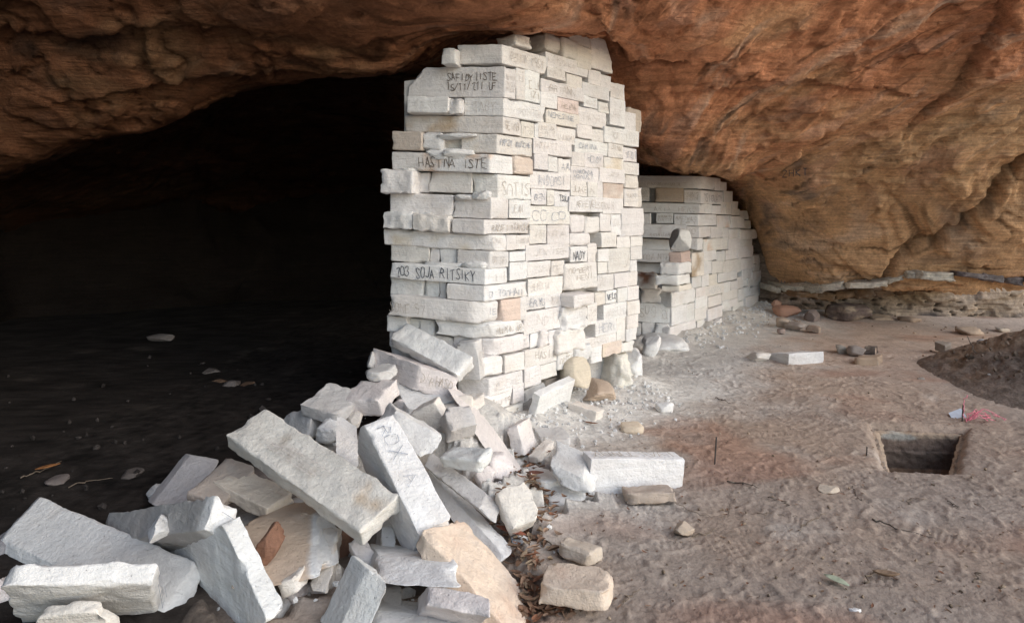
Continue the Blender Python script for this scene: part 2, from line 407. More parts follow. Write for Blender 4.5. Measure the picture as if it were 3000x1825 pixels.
def build_wall(root, side, front, corners, fronts, sides, nmax=100):
    """every stone its own child of the wall; the smallest past nmax go into one mesh"""
    items = []
    for it in corners:
        xl, xc, xr, yt, yb = it[:5]; o = it[5] if len(it) > 5 else {}
        c = corner_block(front, side, xl, xc, xr, yt, yb); items.append((c, o, 'corner'))
    for it in fronts:
        o = it[5] if len(it) > 5 else {}; fc = o.get('plane', front)
        items.append((wall_block(fc, *it[:4], p=it[4], depth=o.get('depth', .22)), o, 'front'))
    for it in sides:
        o = it[5] if len(it) > 5 else {}; p = it[4] if len(it) > 4 else 0.
        items.append((wall_block(side, *it[:4], p=p), o, 'side'))
    def px_area(c):
        q = c.reshape(-1, 3)-V(0, 0, EYE); a = q[:, 0]/q[:, 1]*F; b = q[:, 2]/q[:, 1]*F
        return np.ptp(a)*np.ptp(b)
    order = sorted(range(len(items)), key=lambda i: -px_area(items[i][0])-(1e6 if 't' in items[i][1] or 'ft' in items[i][1] else 0))
    small = Bag()
    for rank, i in enumerate(order):
        c, o, kind = items[i]
        rg = np.random.default_rng(i*7+1)
        c = c+rg.normal(size=3)*.0015
        if kind == 'side' and 'p' not in o:
            c = c+V(side.n[0], side.n[1], 0)*rg.uniform(-.006, .004)
        tint = o.get('c', None)
        if tint is None: tint = TINTS['w']*(1-.0)*.55+TINTS[rg.choice(list('wwwpcpcw'))]*.45
        if isinstance(tint, str): k_ = .35 if tint in 'ot' else .55; tint = TINTS['w']*k_+TINTS[tint]*(1-k_)
        v, f, t = hexa(c, step=o.get('step', .035), r=o.get('r', .009 if kind != 'side' else .005), rough=o.get('rough', .004), chips=o.get('chips', 7), chipd=.9, weather=.24, cuts=o.get('cuts', ()),
                       seed=i*13+o.get('seed', 3), tint=tint, stain=o.get('st', None), stain_amt=o.get('sa', .3))
        if rank >= nmax: small.add(v, f, t); continue
        b = put('stone_block', v, f, M_BLOCK, root, tint=t)
        if 'lab' in o: b['label'] = o['lab']
        for key in ('ft', 't'):
            if key not in o: continue
            txt, mk, *bx = o[key]
            if kind == 'side' or (kind == 'corner' and key == 't'):
                if kind == 'side': q = (c[0, 0, 0], c[1, 0, 0], c[1, 0, 1], c[0, 0, 1])
                else: q = (c[1, 0, 0], c[1, 1, 0], c[1, 1, 1], c[1, 0, 1])
                n = V(side.n[0], side.n[1], 0)
            else:
                q = (c[0, 0, 0], c[1, 0, 0], c[1, 0, 1], c[0, 0, 1]); fc = o.get('plane', front); n = V(fc.n[0], fc.n[1], 0)
            mk = 'f' if mk in 'cb' and kind == 'side' and rg.random() < .4 else mk; m, w = TXT[mk]; kw = dict(box=bx[0]) if bx else {}
            kw['off'] = .0058 if 'rough' not in o else .004+o['rough']*.8; write({'k': 'charcoal_lettering', 'b': 'charcoal_lettering'}.get(mk, 'carved_lettering'), txt, q, n, m, b, w=w, seed=i, **kw)
    if small.n:
        s = small.put('small_stone_blocks', M_BLOCK, root); s['kind'] = 'stuff'
def prism(root, name, foot, z0, ztops, mat, tint):
    """rubble filling behind the facing stones: footprint corners with their own top heights"""
    n = len(foot); vs = [V(a, b, z0) for a, b in foot]+[V(a, b, z) for (a, b), z in zip(foot, ztops)]
    fs = [tuple(range(n-1, -1, -1)), tuple(range(n, 2*n))]+[(i, (i+1) % n, n+(i+1) % n, n+i) for i in range(n)]
    return put(name, vs, fs, mat, root, tint=tint, smooth=False)
# ---- near wall
W1 = empty('block_wall', (-.14, 4.3, 0))
tag(W1, 'tall dry-laid wall of pale scratched stone blocks reaching the cave roof', 'wall', kind='thing')
S1 = Face((-.143, 4.29), (1.18, 1.22)); F1 = Face((-.143, 4.29), (.972, -.235), tilt=-.05)
corners1 = [
 (1338, 1471, 1604, 130, 187, dict(t=('BENNY 1951', 'c', (.12, .2, .9, .75)), c='c', st='g', rough=.006)),
 (1198, 1479, 1513, 195, 285, dict(ft=('SAFIDY|ISTE\n15/11/21| UF', 'd', (.36, .08, .96, .92)), t=('HETRA\n2003\nFLEUR', 'f'), c='p', cuts=[(-1, 0, .9, .72)], step=.03)),
 (1360, 1476, 1598, 287, 341, dict(ft=('TABY', 'f', (.25, .1, .8, .9)), t=('DONTON', 'f', (.3, .15, .95, .7)))),
 (1187, 1475, 1527, 341, 391, dict(t=('GEIMB', 'c'), c='c', st='t', sa=.2)),
 (1352, 1456, 1561, 393, 450, dict(t=('RAPOT ANOCHE', 'b', (.06, .4, .95, .8)), c='c', st='y', sa=.15)),
 (1148, 1435, 1504, 452, 507, dict(ft=('    HASINA ISTE', 'd', (.03, .12, .97, .88)), c='w', st='o', sa=.35)),
 (1380, 1459, 1557, 511, 583, dict(t=('SMTIS', 'c', (.08, .12, .95, .85)))),
 (1326, 1438, 1490, 579, 643, dict(c='p', cuts=[(-.6, -1, .9, .8)])),
 (1323, 1418, 1554, 645, 688, dict(t=('RAZAFINDRAMOND', 'c', (.1, .12, .97, .75)), c='p')),
 (1125, 1438, 1483, 689, 736, dict(t=('ONE', 'f', (.1, .5, .7, .9)), rough=.008, st='y', sa=.1, cuts=[(.5, -1, -.8, .8)])),
 (1338, 1435, 1492, 738, 788, dict(t=('BANDRI', 'f'), c='g')),
 (1140, 1421, 1488, 789, 836, dict(ft=('203 SOJA RITSIKY', 'k', (.03, .1, .9, .92)), t=('I III', 'f'))),
 (1307, 1418, 1547, 838, 884, dict(t=('O TOMHAN', 'b', (.1, .2, .85, .8)), c='w', st='c')),
 (1136, 1408, 1463, 886, 948, dict(ft=('SONE 97', 'c', (.03, .12, .42, .75)), t=('TE', 'b', (.4, .3, .8, .7)), r=.02, cuts=[(.8, -1, 0, .86)])),
 (1270, 1428, 1535, 950, 994, dict(t=('RANDRIANA ADRY', 'c', (.2, .15, .97, .75)), rough=.012, r=.025, cuts=[(.6, -1, -.7, .75)])),
 (1325, 1446, 1554, 996, 1046, dict(r=.035, rough=.01, c='p', chips=8, t=('T I A', 'f'))),
 (1350, 1412, 1479, 1050, 1112, dict(r=.03, rough=.01)),
 (1340, 1433, 1533, 1110, 1162, dict(t=('TECTE', 'f'), c='p', rough=.008)),
 (1345, 1420, 1502, 1163, 1212, dict(t=('MONJ 19', 'c', (.15, .2, .9, .7)), c='p')),
 (1350, 1430, 1532, 1213, 1256, dict(t=('ISK RAT', 'c', (.1, .15, .9, .8)), c='c', st='y', sa=.3)),
 (1370, 1443, 1488, 1258, 1300, dict(c='y', r=.02)),
]
fronts1 = [
 (1293, 1336, 143, 190, .0, dict(c='g')),
 (1192, 1313, 282, 331, .0), (1318, 1354, 292, 333, -.03, dict(r=.04, rough=.03, chips=9, c='w')),
 (1148, 1235, 386, 441, .03, dict(c='t')), (1236, 1297, 388, 440, .0, dict(rough=.02, r=.03, chips=8)), (1296, 1356, 396, 446, -.09),
 (1115, 1208, 498, 566, .09, dict(rough=.014, step=.02)), (1210, 1258, 505, 565, -.06), (1256, 1382, 504, 566, -.04, dict(cuts=[(-.8, -1, .6, .75)])),
 (1142, 1328, 567, 633, .01, dict(rough=.006)),
 (1121, 1206, 622, 670, .07, dict(rough=.018, step=.02)), (1208, 1312, 628, 676, .08, dict(rough=.018, step=.02, c='c')), (1310, 1326, 640, 684, -.03),
 (1143, 1258, 716, 770, -.01, dict(rough=.008)), (1260, 1288, 724, 772, -.02, dict(rough=.02)), (1288, 1340, 728, 776, -.01),
 (1143, 1241, 812, 868, .0, dict(rough=.006)), (1242, 1288, 820, 872, .0, dict(r=.02)), (1289, 1308, 826, 876, .0, dict(rough=.02)),
 (1133, 1192, 926, 972, .02, dict(rough=.015)), (1190, 1232, 934, 976, -.03), (1230, 1272, 938, 984, -.02),
 (1140, 1236, 972, 1018, .0, dict(c='p')), (1236, 1330, 984, 1032, -.02), (1142, 1250, 1016, 1070, .0), (1250, 1352, 1030, 1090, -.02), (1150, 1345, 1080, 1140, -.02),
]
sides1 = [
 (1508, 1558, 105, 140, -.05, dict(r=.02, t=('TOLIDO', 'f', (.1, .3, .9, .8)), c='c')), (1601, 1654, 98, 153, -.03, dict(r=.03, c='y', st='t', sa=.3)), (1650, 1696, 116, 178, 0, dict(r=.02, c='y')),
 (1690, 1731, 138, 202, 0, dict(c='y')), (1668, 1731, 100, 133, -.02, dict(c='y')), (1732, 1797, 113, 208, -.01, dict(cuts=[(1, 0, .55, .52)], r=.015, c='c', step=.025)),
 (1598, 1722, 172, 214, 0, dict(c='p', t=('KETSOAKA', 'f', (.05, .3, .7, .8)))),
 (1513, 1539, 202, 293, 0, dict(t=('7 R', 'f', (.2, .55, .8, .85)))), (1539, 1584, 208, 300, 0, dict(t=('EILY\nIZI', 'c', (.25, .1, .95, .7)))),
 (1605, 1660, 198, 234, 0, dict(c='c', t=('MAMOU', 'f'))), (1660, 1706, 222, 262, 0, dict(c='y')),
 (1586, 1713, 246, 288, 0, dict(c='p', t=('BRIANN', 'c', (.15, .15, .8, .85)))), (1723, 1759, 206, 250, 0, dict(c='c')), (1759, 1791, 220, 264, 0, dict(c='p')),
 (1706, 1785, 250, 289, 0), (1790, 1831, 244, 291, 0, dict(t=('OTOS', 'f', (.1, .2, .8, .8)))), (1712, 1752, 284, 317, 0, dict(t=('RLAS', 'b', (.1, .2, .9, .7)))), (1752, 1783, 302, 332, 0, dict(t=('WIRE', 'c', (.1, .2, .9, .7)))),
 (1786, 1831, 291, 369, 0, dict(t=('N\nE', 'b', (.2, .4, .7, .9)))), (1583, 1633, 274, 317, 0), (1633, 1695, 291, 331, 0, dict(c=V(.77, .66, .62), t=('HELENE', 'c', (.15, .2, .95, .7)))),
 (1600, 1701, 328, 369, 0, dict(c='y', t=('NEMESINE', 'b', (.05, .4, .8, .85)))), (1693, 1778, 320, 371, 0, dict(c='p', t=('HANRE', 'b', (.2, .2, .95, .8)))),
 (1830, 1863, 330, 392, 0), (1838, 1880, 318, 396, -.10, dict(c='t', r=.04, rough=.02, lab='brown weathered end stone')),
 (1527, 1566, 358, 404, 0, dict(t=('RED', 'c'), c='y')), (1566, 1578, 362, 405, 0), (1577, 1631, 362, 407, 0, dict(c='c', t=('DILIBA\n1912', 'f'))),
 (1631, 1687, 376, 422, 0, dict(c='c', st='o', sa=.25, t=('LEANDRE', 'c', (.06, .15, .95, .65)))), (1690, 1734, 366, 406, 0), (1734, 1770, 378, 414, 0),
 (1771, 1872, 379, 425, .01, dict(t=('KATTEKA', 'c', (.18, .2, .9, .85)))), (1562, 1675, 412, 457, 0, dict(c='p', t=('HOTARIEZ', 'f', (.05, .3, .6, .85)))),
 (1684, 1781, 412, 452, 0, dict(t=('CARINA', 'b', (.1, .25, .7, .8)))), (1782, 1827, 420, 463, 0, dict(c='c', t=('JANN', 'c', (.2, .5, .8, .9)))), (1827, 1867, 434, 474, 0, dict(t=('31207', 'b', (.1, .2, .9, .8)))),
 (1504, 1564, 459, 511, .01, dict(c='o', st='c', r=.02, lab='orange stained block')), (1566, 1607, 450, 499, 0, dict(c='p')), (1607, 1636, 458, 504, 0), (1636, 1673, 465, 512, 0, dict(t=('AA', 'b', (.1, .2, .9, .9)))),
 (1674, 1712, 446, 488, 0, dict(c='c')), (1712, 1768, 448, 493, 0, dict(c='p', t=('HENDY', 'b', (.1, .3, .9, .85)))), (1769, 1828, 464, 499, 0, dict(c='c', st='y', sa=.6)), (1828, 1873, 476, 512, 0, dict(c='c')),
 (1553, 1672, 506, 556, 0, dict(c='p', t=('ANDORST', 'b', (.15, .15, .9, .9)))), (1673, 1755, 490, 535, 0, dict(c='p', t=('MARONDA\nROMUST', 'b', (.08, .15, .8, .9)))), (1756, 1830, 494, 536, 0, dict(t=('LAYSE', 'f', (.3, .4, .8, .8)))),
 (1831, 1872, 514, 552, 0, dict(c='y', r=.015)), (1558, 1603, 554, 601, 0, dict(c='p', t=('BEN', 'b', (.2, .2, .9, .75)))), (1603, 1624, 557, 603, 0, dict(t=('O', 'b', (.2, .2, .9, .75)))), (1624, 1670, 560, 606, 0, dict(t=('TSILA', 'k', (.3, .3, .98, .8)))),
 (1673, 1721, 532, 576, 0, dict(t=('JLAKE', 'c', (.08, .2, .95, .75)))), (1721, 1751, 534, 578, 0, dict(t=('N', 'c', (.3, .25, .7, .75)))), (1751, 1767, 530, 582, 0), (1768, 1828, 538, 582, -.01, dict(c=V(.66, .55, .48), st='c')),
 (1829, 1869, 554, 606, 0, dict(c='c', t=('TAXI', 'c', (.15, .45, .85, .8)))), (1862, 1884, 550, 610, -.06, dict(c='y', r=.03)),
 (1491, 1555, 587, 641, .005, dict(t=('JEAN', 'f', (.1, .2, .6, .8)))), (1545, 1670, 604, 658, 0, dict(t=('COCO', 'b', (.08, .15, .92, .85)))),
 (1667, 1766, 578, 622, .01, dict(t=('REHEVELSE', 'c', (.2, .2, 1., .8)))), (1766, 1826, 581, 627, .005, dict(t=('BOBINI', 'c', (.02, .2, .6, .8)))),
 (1672, 1716, 630, 682, 0, dict(r=.018)), (1716, 1759, 634, 683, 0, dict(r=.02)), (1759, 1791, 626, 679, 0), (1791, 1821, 627, 690, 0, dict(t=('YOUL', 'f', (.1, .4, .9, .8)))), (1822, 1888, 610, 693, .01, dict(c='p', r=.02, lab='large pinkish end block')),
 (1554, 1603, 659, 714, 0, dict(t=('AAT', 'b', (.3, .25, .95, .85)))), (1603, 1668, 659, 715, 0, dict(c='p', t=('RA', 'f', (.2, .15, .9, .85)))), (1668, 1730, 683, 720, 0, dict(r=.03, rough=.01)),
 (1764, 1808, 681, 725, .02, dict(t=('IIIII', 'f'))), (1808, 1848, 693, 726, 0), (1850, 1885, 694, 723, .01),
 (1484, 1514, 689, 734, 0), (1514, 1554, 689, 731, 0, dict(c='c', t=('HANISA', 'c', (.2, .4, .98, .85)))), (1541, 1668, 716, 762, 0, dict(t=('JEN ISOB', 'b', (.2, .2, .95, .8)))),
 (1671, 1723, 722, 768, .01, dict(t=('NADY', 'k', (.12, .1, .85, .85)), r=.012)), (1723, 1752, 712, 769, 0, dict(r=.02, c='c')), (1752, 1784, 730, 767, 0), (1753, 1782, 768, 802, 0),
 (1783, 1848, 728, 798, 0, dict(t=('HOASA', 'b', (.08, .12, .98, .9)))), (1849, 1882, 723, 761, .01), (1848, 1868, 762, 796, .01),
 (1492, 1539, 737, 766, 0), (1493, 1546, 768, 821, -.005), (1546, 1615, 765, 811, 0, dict(c='p', t=('ESHA', 'f', (.3, .3, .95, .8)))), (1615, 1654, 764, 808, 0, dict(t=('CE', 'f'))),
 (1656, 1752, 769, 846, .02, dict(c='c', r=.016, t=('MOMBERT\n  HENI', 'c', (.1, .35, .9, .88)), lab='large cream block')), (1752, 1800, 803, 851, 0, dict(t=('MORI\nHERE', 'f', (.05, .2, .5, .9)))), (1800, 1843, 799, 842, 0), (1844, 1870, 796, 838, .01),
 (1548, 1650, 813, 865, 0, dict(c='c', t=('UHEROS NI', 'f', (.05, .3, .6, .85)))), (1538, 1597, 867, 907, .004, dict(t=('HERYG', 'b', (.06, .08, .98, .9)))), (1597, 1645, 861, 901, 0, dict(c='p', t=('1/05/11', 'f'))),
 (1464, 1523, 876, 941, -.004, dict(c=V(.75, .61, .53), r=.014, lab='orange pink block')), (1523, 1541, 869, 938, 0, dict(rough=.015)),
 (1682, 1743, 862, 899, .13, dict(r=.012, c='p', lab='small block sticking out of the wall')), (1744, 1776, 856, 895, 0, dict(c='y', r=.02)), (1776, 1808, 851, 889, .006, dict(t=('VELO', 'k', (.1, .2, .95, .85)), c=V(.84, .83, .81))), (1808, 1840, 843, 884, 0), (1840, 1873, 839, 880, .01),
 (1645, 1722, 897, 962, .04, dict(r=.06, rough=.04, chips=12)), (1720, 1748, 888, 950, 0, dict(c='c', t=('JOR\n2012', 'f'))), (1770, 1838, 889, 936, .01, dict(t=('MARELLO', 'f'))), (1838, 1874, 882, 922, .01, dict(c='c', st='y')),
 (1535, 1655, 907, 970, 0, dict(t=('NDTA', 'c', (.3, .2, .95, .85)))), (1745, 1808, 935, 981, .01, dict(t=('HERY', 'b', (.1, .15, .95, .85)))), (1806, 1832, 926, 1001, 0), (1836, 1869, 922, 961, .012), (1834, 1866, 961, 997, .012),
 (1555, 1581, 976, 1018, 0), (1580, 1608, 970, 1012, .01, dict(r=.03, rough=.03)), (1607, 1644, 966, 1010, 0), (1636, 1718, 964, 1028, .05, dict(r=.05, rough=.03, chips=10)), (1714, 1808, 982, 1017, 0, dict(c='p', t=('MMAVI', 'f'))),
 (1480, 1537, 1037, 1088, 0, dict(rough=.01)), (1537, 1635, 1016, 1068, 0, dict(t=('HASTI', 'c', (.3, .2, .9, .8)), c='c')), (1535, 1584, 1072, 1130, 0, dict(t=('I H', 'f'))), (1584, 1634, 1066, 1108, 0, dict(c='c')),
 (1635, 1683, 1028, 1080, .015, dict(t=('MARCE', 'c', (.1, .3, .95, .75)))), (1685, 1733, 1014, 1056, .03, dict(r=.04, rough=.03)), (1733, 1766, 1017, 1062, 0), (1765, 1821, 1002, 1040, 0, dict(c='o', st='y', sa=.5)), (1821, 1856, 998, 1034, 0, dict(r=.03, rough=.03)),
 (1502, 1536, 1126, 1182, 0, dict(c='p')), (1488, 1533, 1216, 1250, 0, dict(c='c')), (1488, 1530, 1250, 1290, -.02, dict(c='y', r=.03)), (1536, 1600, 1128, 1190, -.05, dict(r=.04, rough=.03)), (1540, 1640, 1180, 1240, -.16, dict(r=.04, rough=.03, c='g')),
 (1600, 1640, 1108, 1150, -.08, dict(c='t', r=.03)),
]
build_wall(W1, S1, F1, corners1, fronts1, sides1)
def foot_side(fa, px, inset): q = fa.pt(fa.s_at(px), 0, -inset); return (q[0], q[1])
f_a = foot_side(F1, 1165, .12); f_c = foot_side(S1, 1500, .13); f_d = foot_side(S1, 1868, .13)
prism(W1, 'rubble_core', [f_a, f_c, foot_side(S1, 1640, .13), f_d, (f_d[0]-.35, f_d[1]+.3), (f_a[0]+.02, f_a[1]+.5)], -.1, [2.52, 2.6, 2.72, 2.3, 2.3, 2.4], M_BLOCK, GREY*.8)
# crumbled mortar dust heaped on the ledges of the wall end
for (px, py, w, h, p) in [(1330, 392, .34, .05, .03), (1290, 446, .3, .1, .03), (1335, 444, .26, .08, .06), (1190, 494, .14, .05, .05), (1405, 566, .17, .08, .05), (1350, 572, .2, .05, .05), (1230, 624, .2, .05, .05), (1300, 772, .4, .06, .04), (1385, 772, .22, .07, .05), (1345, 872, .2, .11, .04), (1195, 868, .12, .05, .04), (1270, 874, .4, .035, .03)]:
    s = F1.s_at(px, p); c = F1.pt(s, F1.z_at(s, py+6, p), p-.055)
    v, f, t = boulder(c, (w*.9, .11, h*.9), rot=-.24, ncut=5, sub=4, rough=.22, tint='w'); put('crumbled_mortar', v, f, M_BLOCK, W1, tint=t)
# ---- far wall
W2 = empty('block_wall', (2.3, 8.0, 0))
tag(W2, 'lower dry-laid pale block wall farther back, stepped down under the ochre cliff', 'wall', kind='thing')
S2 = Face((1.96, 7.5), (2.17, 2.7)); F2 = Face((2.465, 8.13), (.98, -.2), tilt=-.02); F2L = Face((1.95, 7.49), (.98, -.2), tilt=-.02)
corners2 = [
 (1830, 2054, 2093, 516, 553, dict(ft=('RASOAMANANA 7', 'c', (.3, .2, .8, .55)), c='g', cuts=[(.8, -1, .3, .85)])),
 (2004, 2054, 2118, 557, 596, dict(ft=('MLQUET\nARDELE\n2001', 'c'), t=('TSIGNATY', 'k', (.1, .1, .97, .9)))),
 (1830, 2050, 2067, 597, 626, dict(ft=('ARIA  HERO', 'c', (.4, .1, .95, .8)), c='g', st='p')),
 (1974, 2046, 2100, 628, 662, dict(ft=('RASZVILD\nHERY', 'c', (.1, .1, .95, .9)), t=('UIIMN', 'f'))),
 (2012, 2049, 2083, 664, 697, dict(ft=('BO', 'c', (.1, .2, .7, .9)))),
 (2010, 2044, 2060, 698, 733, dict(ft=('MY\nILE', 'f'))),
]
fl = dict(plane=F2L)
fronts2 = [
 (1920, 2003, 551, 592, 0, dict(ft=('12/65\nMARC FA', 'c'), c=V(.5, .4, .32))), (1850, 1902, 548, 590, 0, dict(ft=('RIKII', 'c', (.5, .4, .98, .8)), c='g')),
 (1922, 1973, 625, 655, 0, dict(ft=('SILVAIN\nMAMY', 'c'), c='g')), (1850, 1908, 624, 656, 0, dict(c='g')),
 (1850, 2012, 657, 697, .22, dict(ft=('RAMANTARA', 'c', (.3, .1, .75, .4)), c='g', st='r', sa=.1, depth=.3)),
 (1850, 1964, 700, 731, -.02, dict(c='g')), (1850, 1966, 732, 768, .1, dict(ft=('MBA NTA', 'c', (.3, .2, .95, .8)), c='g')), (1850, 1966, 770, 800, -.05, dict(c='g')), (1964, 2030, 700, 770, -.1, dict(c='g')),
 (1850, 1925, 801, 846, .0, dict(c='g', r=.03, rough=.02, st='r', sa=.3, **fl)),
 (1876, 1936, 846, 889, .0, dict(r=.03, rough=.012, **fl)), (1840, 1876, 848, 890, -.05, dict(**fl)), (1850, 1962, 889, 945, .0, dict(ft=('SWO Q', 'c', (.2, .2, .95, .85)), step=.03, **fl)),
 (1880, 1918, 945, 982, .0, dict(**fl)), (1840, 1880, 945, 984, .0, dict(**fl)), (1917, 1964, 950, 988, .04, dict(r=.03, rough=.008, **fl)), (1840, 1965, 984, 1050, -.03, dict(r=.05, rough=.03, **fl)),
]
sides2 = [
 (2093, 2110, 522, 559, 0), (2110, 2128, 534, 559, 0), (2120, 2146, 560, 593, 0, dict(c='g')), (2066, 2086, 598, 627, 0), (2086, 2112, 602, 628, 0), (2112, 2129, 592, 629, 0, dict(t=('AX', 'b', (.1, .5, .9, .9)))), (2129, 2143, 592, 630, 0, dict(c='y')),
 (2144, 2163, 590, 613, 0), (2142, 2167, 613, 632, 0, dict(c='y')), (2100, 2142, 631, 666, 0, dict(c='p', st='o', sa=.1)), (2143, 2181, 634, 668, .04, dict(t=('IIII', 'b'))), (2168, 2194, 618, 644, 0, dict(c='g', cuts=[(1, 0, 1, .7)])), (2180, 2200, 645, 671, 0, dict(r=.02)),
 (2083, 2098, 664, 698, 0), (2098, 2118, 665, 698, 0), (2118, 2136, 668, 699, 0), (2136, 2168, 670, 698, 0), (2169, 2220, 672, 701, .03, dict(c='c', r=.02, cuts=[(1, 0, .8, .8)])),
 (2060, 2134, 699, 733, 0, dict(c='c', st='o', sa=.05, t=('U I SI', 'f'))), (2134, 2170, 699, 732, .02), (2170, 2204, 701, 724, 0, dict(c='c')),
 (2060, 2100, 734, 763, 0), (2100, 2126, 735, 765, 0, dict(c='g', rough=.02)), (2126, 2164, 733, 761, 0), (2164, 2207, 722, 755, .02, dict(c='p')),
 (2026, 2062, 740, 809, .01, dict(c='y', st='t', sa=.6, ft=('AR', 'f'), lab='tan stained upright block')), (2062, 2086, 764, 803, 0), (2086, 2118, 764, 801, 0), (2118, 2160, 762, 796, 0, dict(t=('ANDSOO', 'f'))), (2160, 2172, 757, 797, 0, dict(c='c')),
 (2172, 2207, 756, 788, 0), (2207, 2230, 747, 773, 0, dict(r=.02)), (2208, 2226, 773, 793, 0), (2226, 2243, 764, 791, 0, dict(r=.02)), (2205, 2251, 792, 816, .02, dict(c='p', r=.02)), (2174, 2204, 788, 817, 0, dict(t=('LUDEN', 'b', (.05, .1, .95, .9)))),
 (2028, 2056, 811, 843, 0), (2056, 2076, 804, 839, 0), (2076, 2104, 803, 835, 0, dict(c='y')), (2104, 2160, 797, 823, .015), (2160, 2178, 810, 846, 0), (2178, 2190, 818, 839, 0), (2190, 2206, 816, 839, 0, dict(t=('RO', 'b'))), (2206, 2232, 816, 837, 0), (2232, 2247, 813, 833, 0, dict(c='g')),
 (2038, 2067, 841, 869, 0), (2067, 2122, 834, 864, 0, dict(t=('HOASN', 'b', (.2, .1, .8, .9)))), (2122, 2142, 826, 857, 0), (2142, 2162, 823, 849, 0), (2162, 2178, 846, 881, 0), (2178, 2198, 840, 883, 0), (2198, 2242, 838, 867, .01),
 (1968, 2038, 850, 893, .02, dict(r=.03, rough=.01)), (2038, 2074, 869, 901, 0, dict(st='o', sa=.05)), (2074, 2114, 865, 896, 0), (2116, 2162, 851, 877, 0), (2116, 2138, 880, 904, 0), (2138, 2162, 876, 898, 0),
 (2234, 2254, 853, 880, .02, dict(c='y')), (2254, 2268, 850, 873, -.05, dict(c='y')), (2204, 2234, 862, 886, 0), (2186, 2212, 868, 903, .04, dict(c='p')),
 (1968, 2012, 895, 949, .0), (2012, 2036, 889, 940, 0), (2036, 2074, 901, 937, .01), (2074, 2116, 900, 934, .03), (2118, 2148, 899, 924, -.04, dict(c='g', rough=.02)), (2148, 2184, 884, 922, 0, dict(c='c')), (2114, 2150, 926, 959, -.05, dict(c='t')), (2150, 2180, 914, 952, .02, dict(c=V(.84, .83, .82), r=.03)),
 (1964, 2040, 946, 988, .02, dict(r=.02, rough=.01)), (2042, 2068, 936, 982, -.02, dict(c='c')), (2040, 2066, 982, 1030, 0, dict(c='y', r=.03, rough=.02)), (1968, 2040, 988, 1030, -.03, dict(c='w', r=.05, rough=.03)), (2066, 2116, 934, 1000, -.18, dict(c='g')), (2116, 2180, 950, 985, -.12, dict(c='c')),
]
build_wall(W2, S2, F2, corners2, fronts2, sides2)
g_a = foot_side(F2L, 1800, .14); g_b = foot_side(F2L, 1952, .14); g_c = foot_side(S2, 2060, .2); g_d = foot_side(S2, 2238, .15)
prism(W2, 'rubble_core', [g_a, g_b, (g_c[0], g_c[1]), g_d, (g_d[0]-.6, g_d[1]+.4), (g_a[0], g_a[1]+1.1)], -.1, [.42, .55, .8, .35, .35, .42], M_BLOCK, GREY*.8)
h_a = foot_side(F2, 1840, .15); h_b = foot_side(F2, 2040, .15)
prism(W2, 'rubble_core', [h_a, h_b, foot_side(S2, 2110, .16), foot_side(S2, 2150, .15), foot_side(S2, 2225, .16), (h_b[0]+1.2, h_b[1]+2.6), (h_a[0]+.1, h_a[1]+.7)], -.1, [1.98, 1.98, 1.75, 1.5, .9, .9, 1.98], M_BLOCK, GREY*.7)
# ------------------------------------------------------------------ fallen blocks: every one a thing of its own
GR = 'fallen blocks heaped in front of the wall'
RES = []; UNDER = []
def fallen(label, P0, A, B, C, z0, cat='stone block', group=GR, name='fallen_block', txt=None, **o):
    c8, r = corner_c8(P0, A, B, C, z0, o.pop('Ys', None))
    cc_ = c8.reshape(-1, 3).mean(0); c8 = cc_+(c8-cc_)*(1.07 if P0[0] < 1560 else 1.02)
    o.setdefault('step', .022); o['r'] = o.get('r', .014)*.5; o.setdefault('chips', 20); o.setdefault('chipd', 1.15); o['rough'] = o.get('rough', .006)*1.1; o.setdefault('tint', 'w')
    v, f, t = hexa(c8, **o)
    ob = put(name, v, f, M_BLOCK, tint=t); tag(ob, label, cat, group); UNDER.append(v)
    e = [np.linalg.norm(c8[1, 0, 0]-c8[0, 0, 0]), np.linalg.norm(c8[0, 1, 0]-c8[0, 0, 0]), np.linalg.norm(c8[0, 0, 1]-c8[0, 0, 0])]
    RES.append((label[:40], round(r, 3), [round(float(q), 2) for q in e], [round(float(q), 2) for q in c8[0, 0, 0]], round(float(c8[..., 2].min()), 2)))
    for it in (txt or []):
        s, face, mk, box = it[:4]; rev = it[4] if len(it) > 4 else 0
        if face == 'AB': q = [c8[0, 0, 0], c8[1, 0, 0], c8[1, 1, 0], c8[0, 1, 0]]
        elif face == 'AC': q = [c8[0, 0, 1], c8[1, 0, 1], c8[1, 0, 0], c8[0, 0, 0]]
        elif face == 'BC': q = [c8[0, 0, 1], c8[0, 1, 1], c8[0, 1, 0], c8[0, 0, 0]]
        n = np.cross(q[1]-q[0], q[3]-q[0]); n /= np.linalg.norm(n); cen = c8.reshape(-1, 3).mean(0)
        if n@(q[0]-cen) < 0: n = -n
        if np.cross(q[1]-q[0], q[3]-q[0])@n < 0: q = [q[1], q[0], q[3], q[2]]
        for _ in range(rev % 4): q = q[1:]+q[:1]
        m, w = TXT[mk]
        write('charcoal_lettering' if mk in 'kb' else 'carved_lettering', s, q, n, m, ob, w=it[5] if len(it) > 5 else w, box=box, off=max(.010, o['rough']*1.7))
    return ob
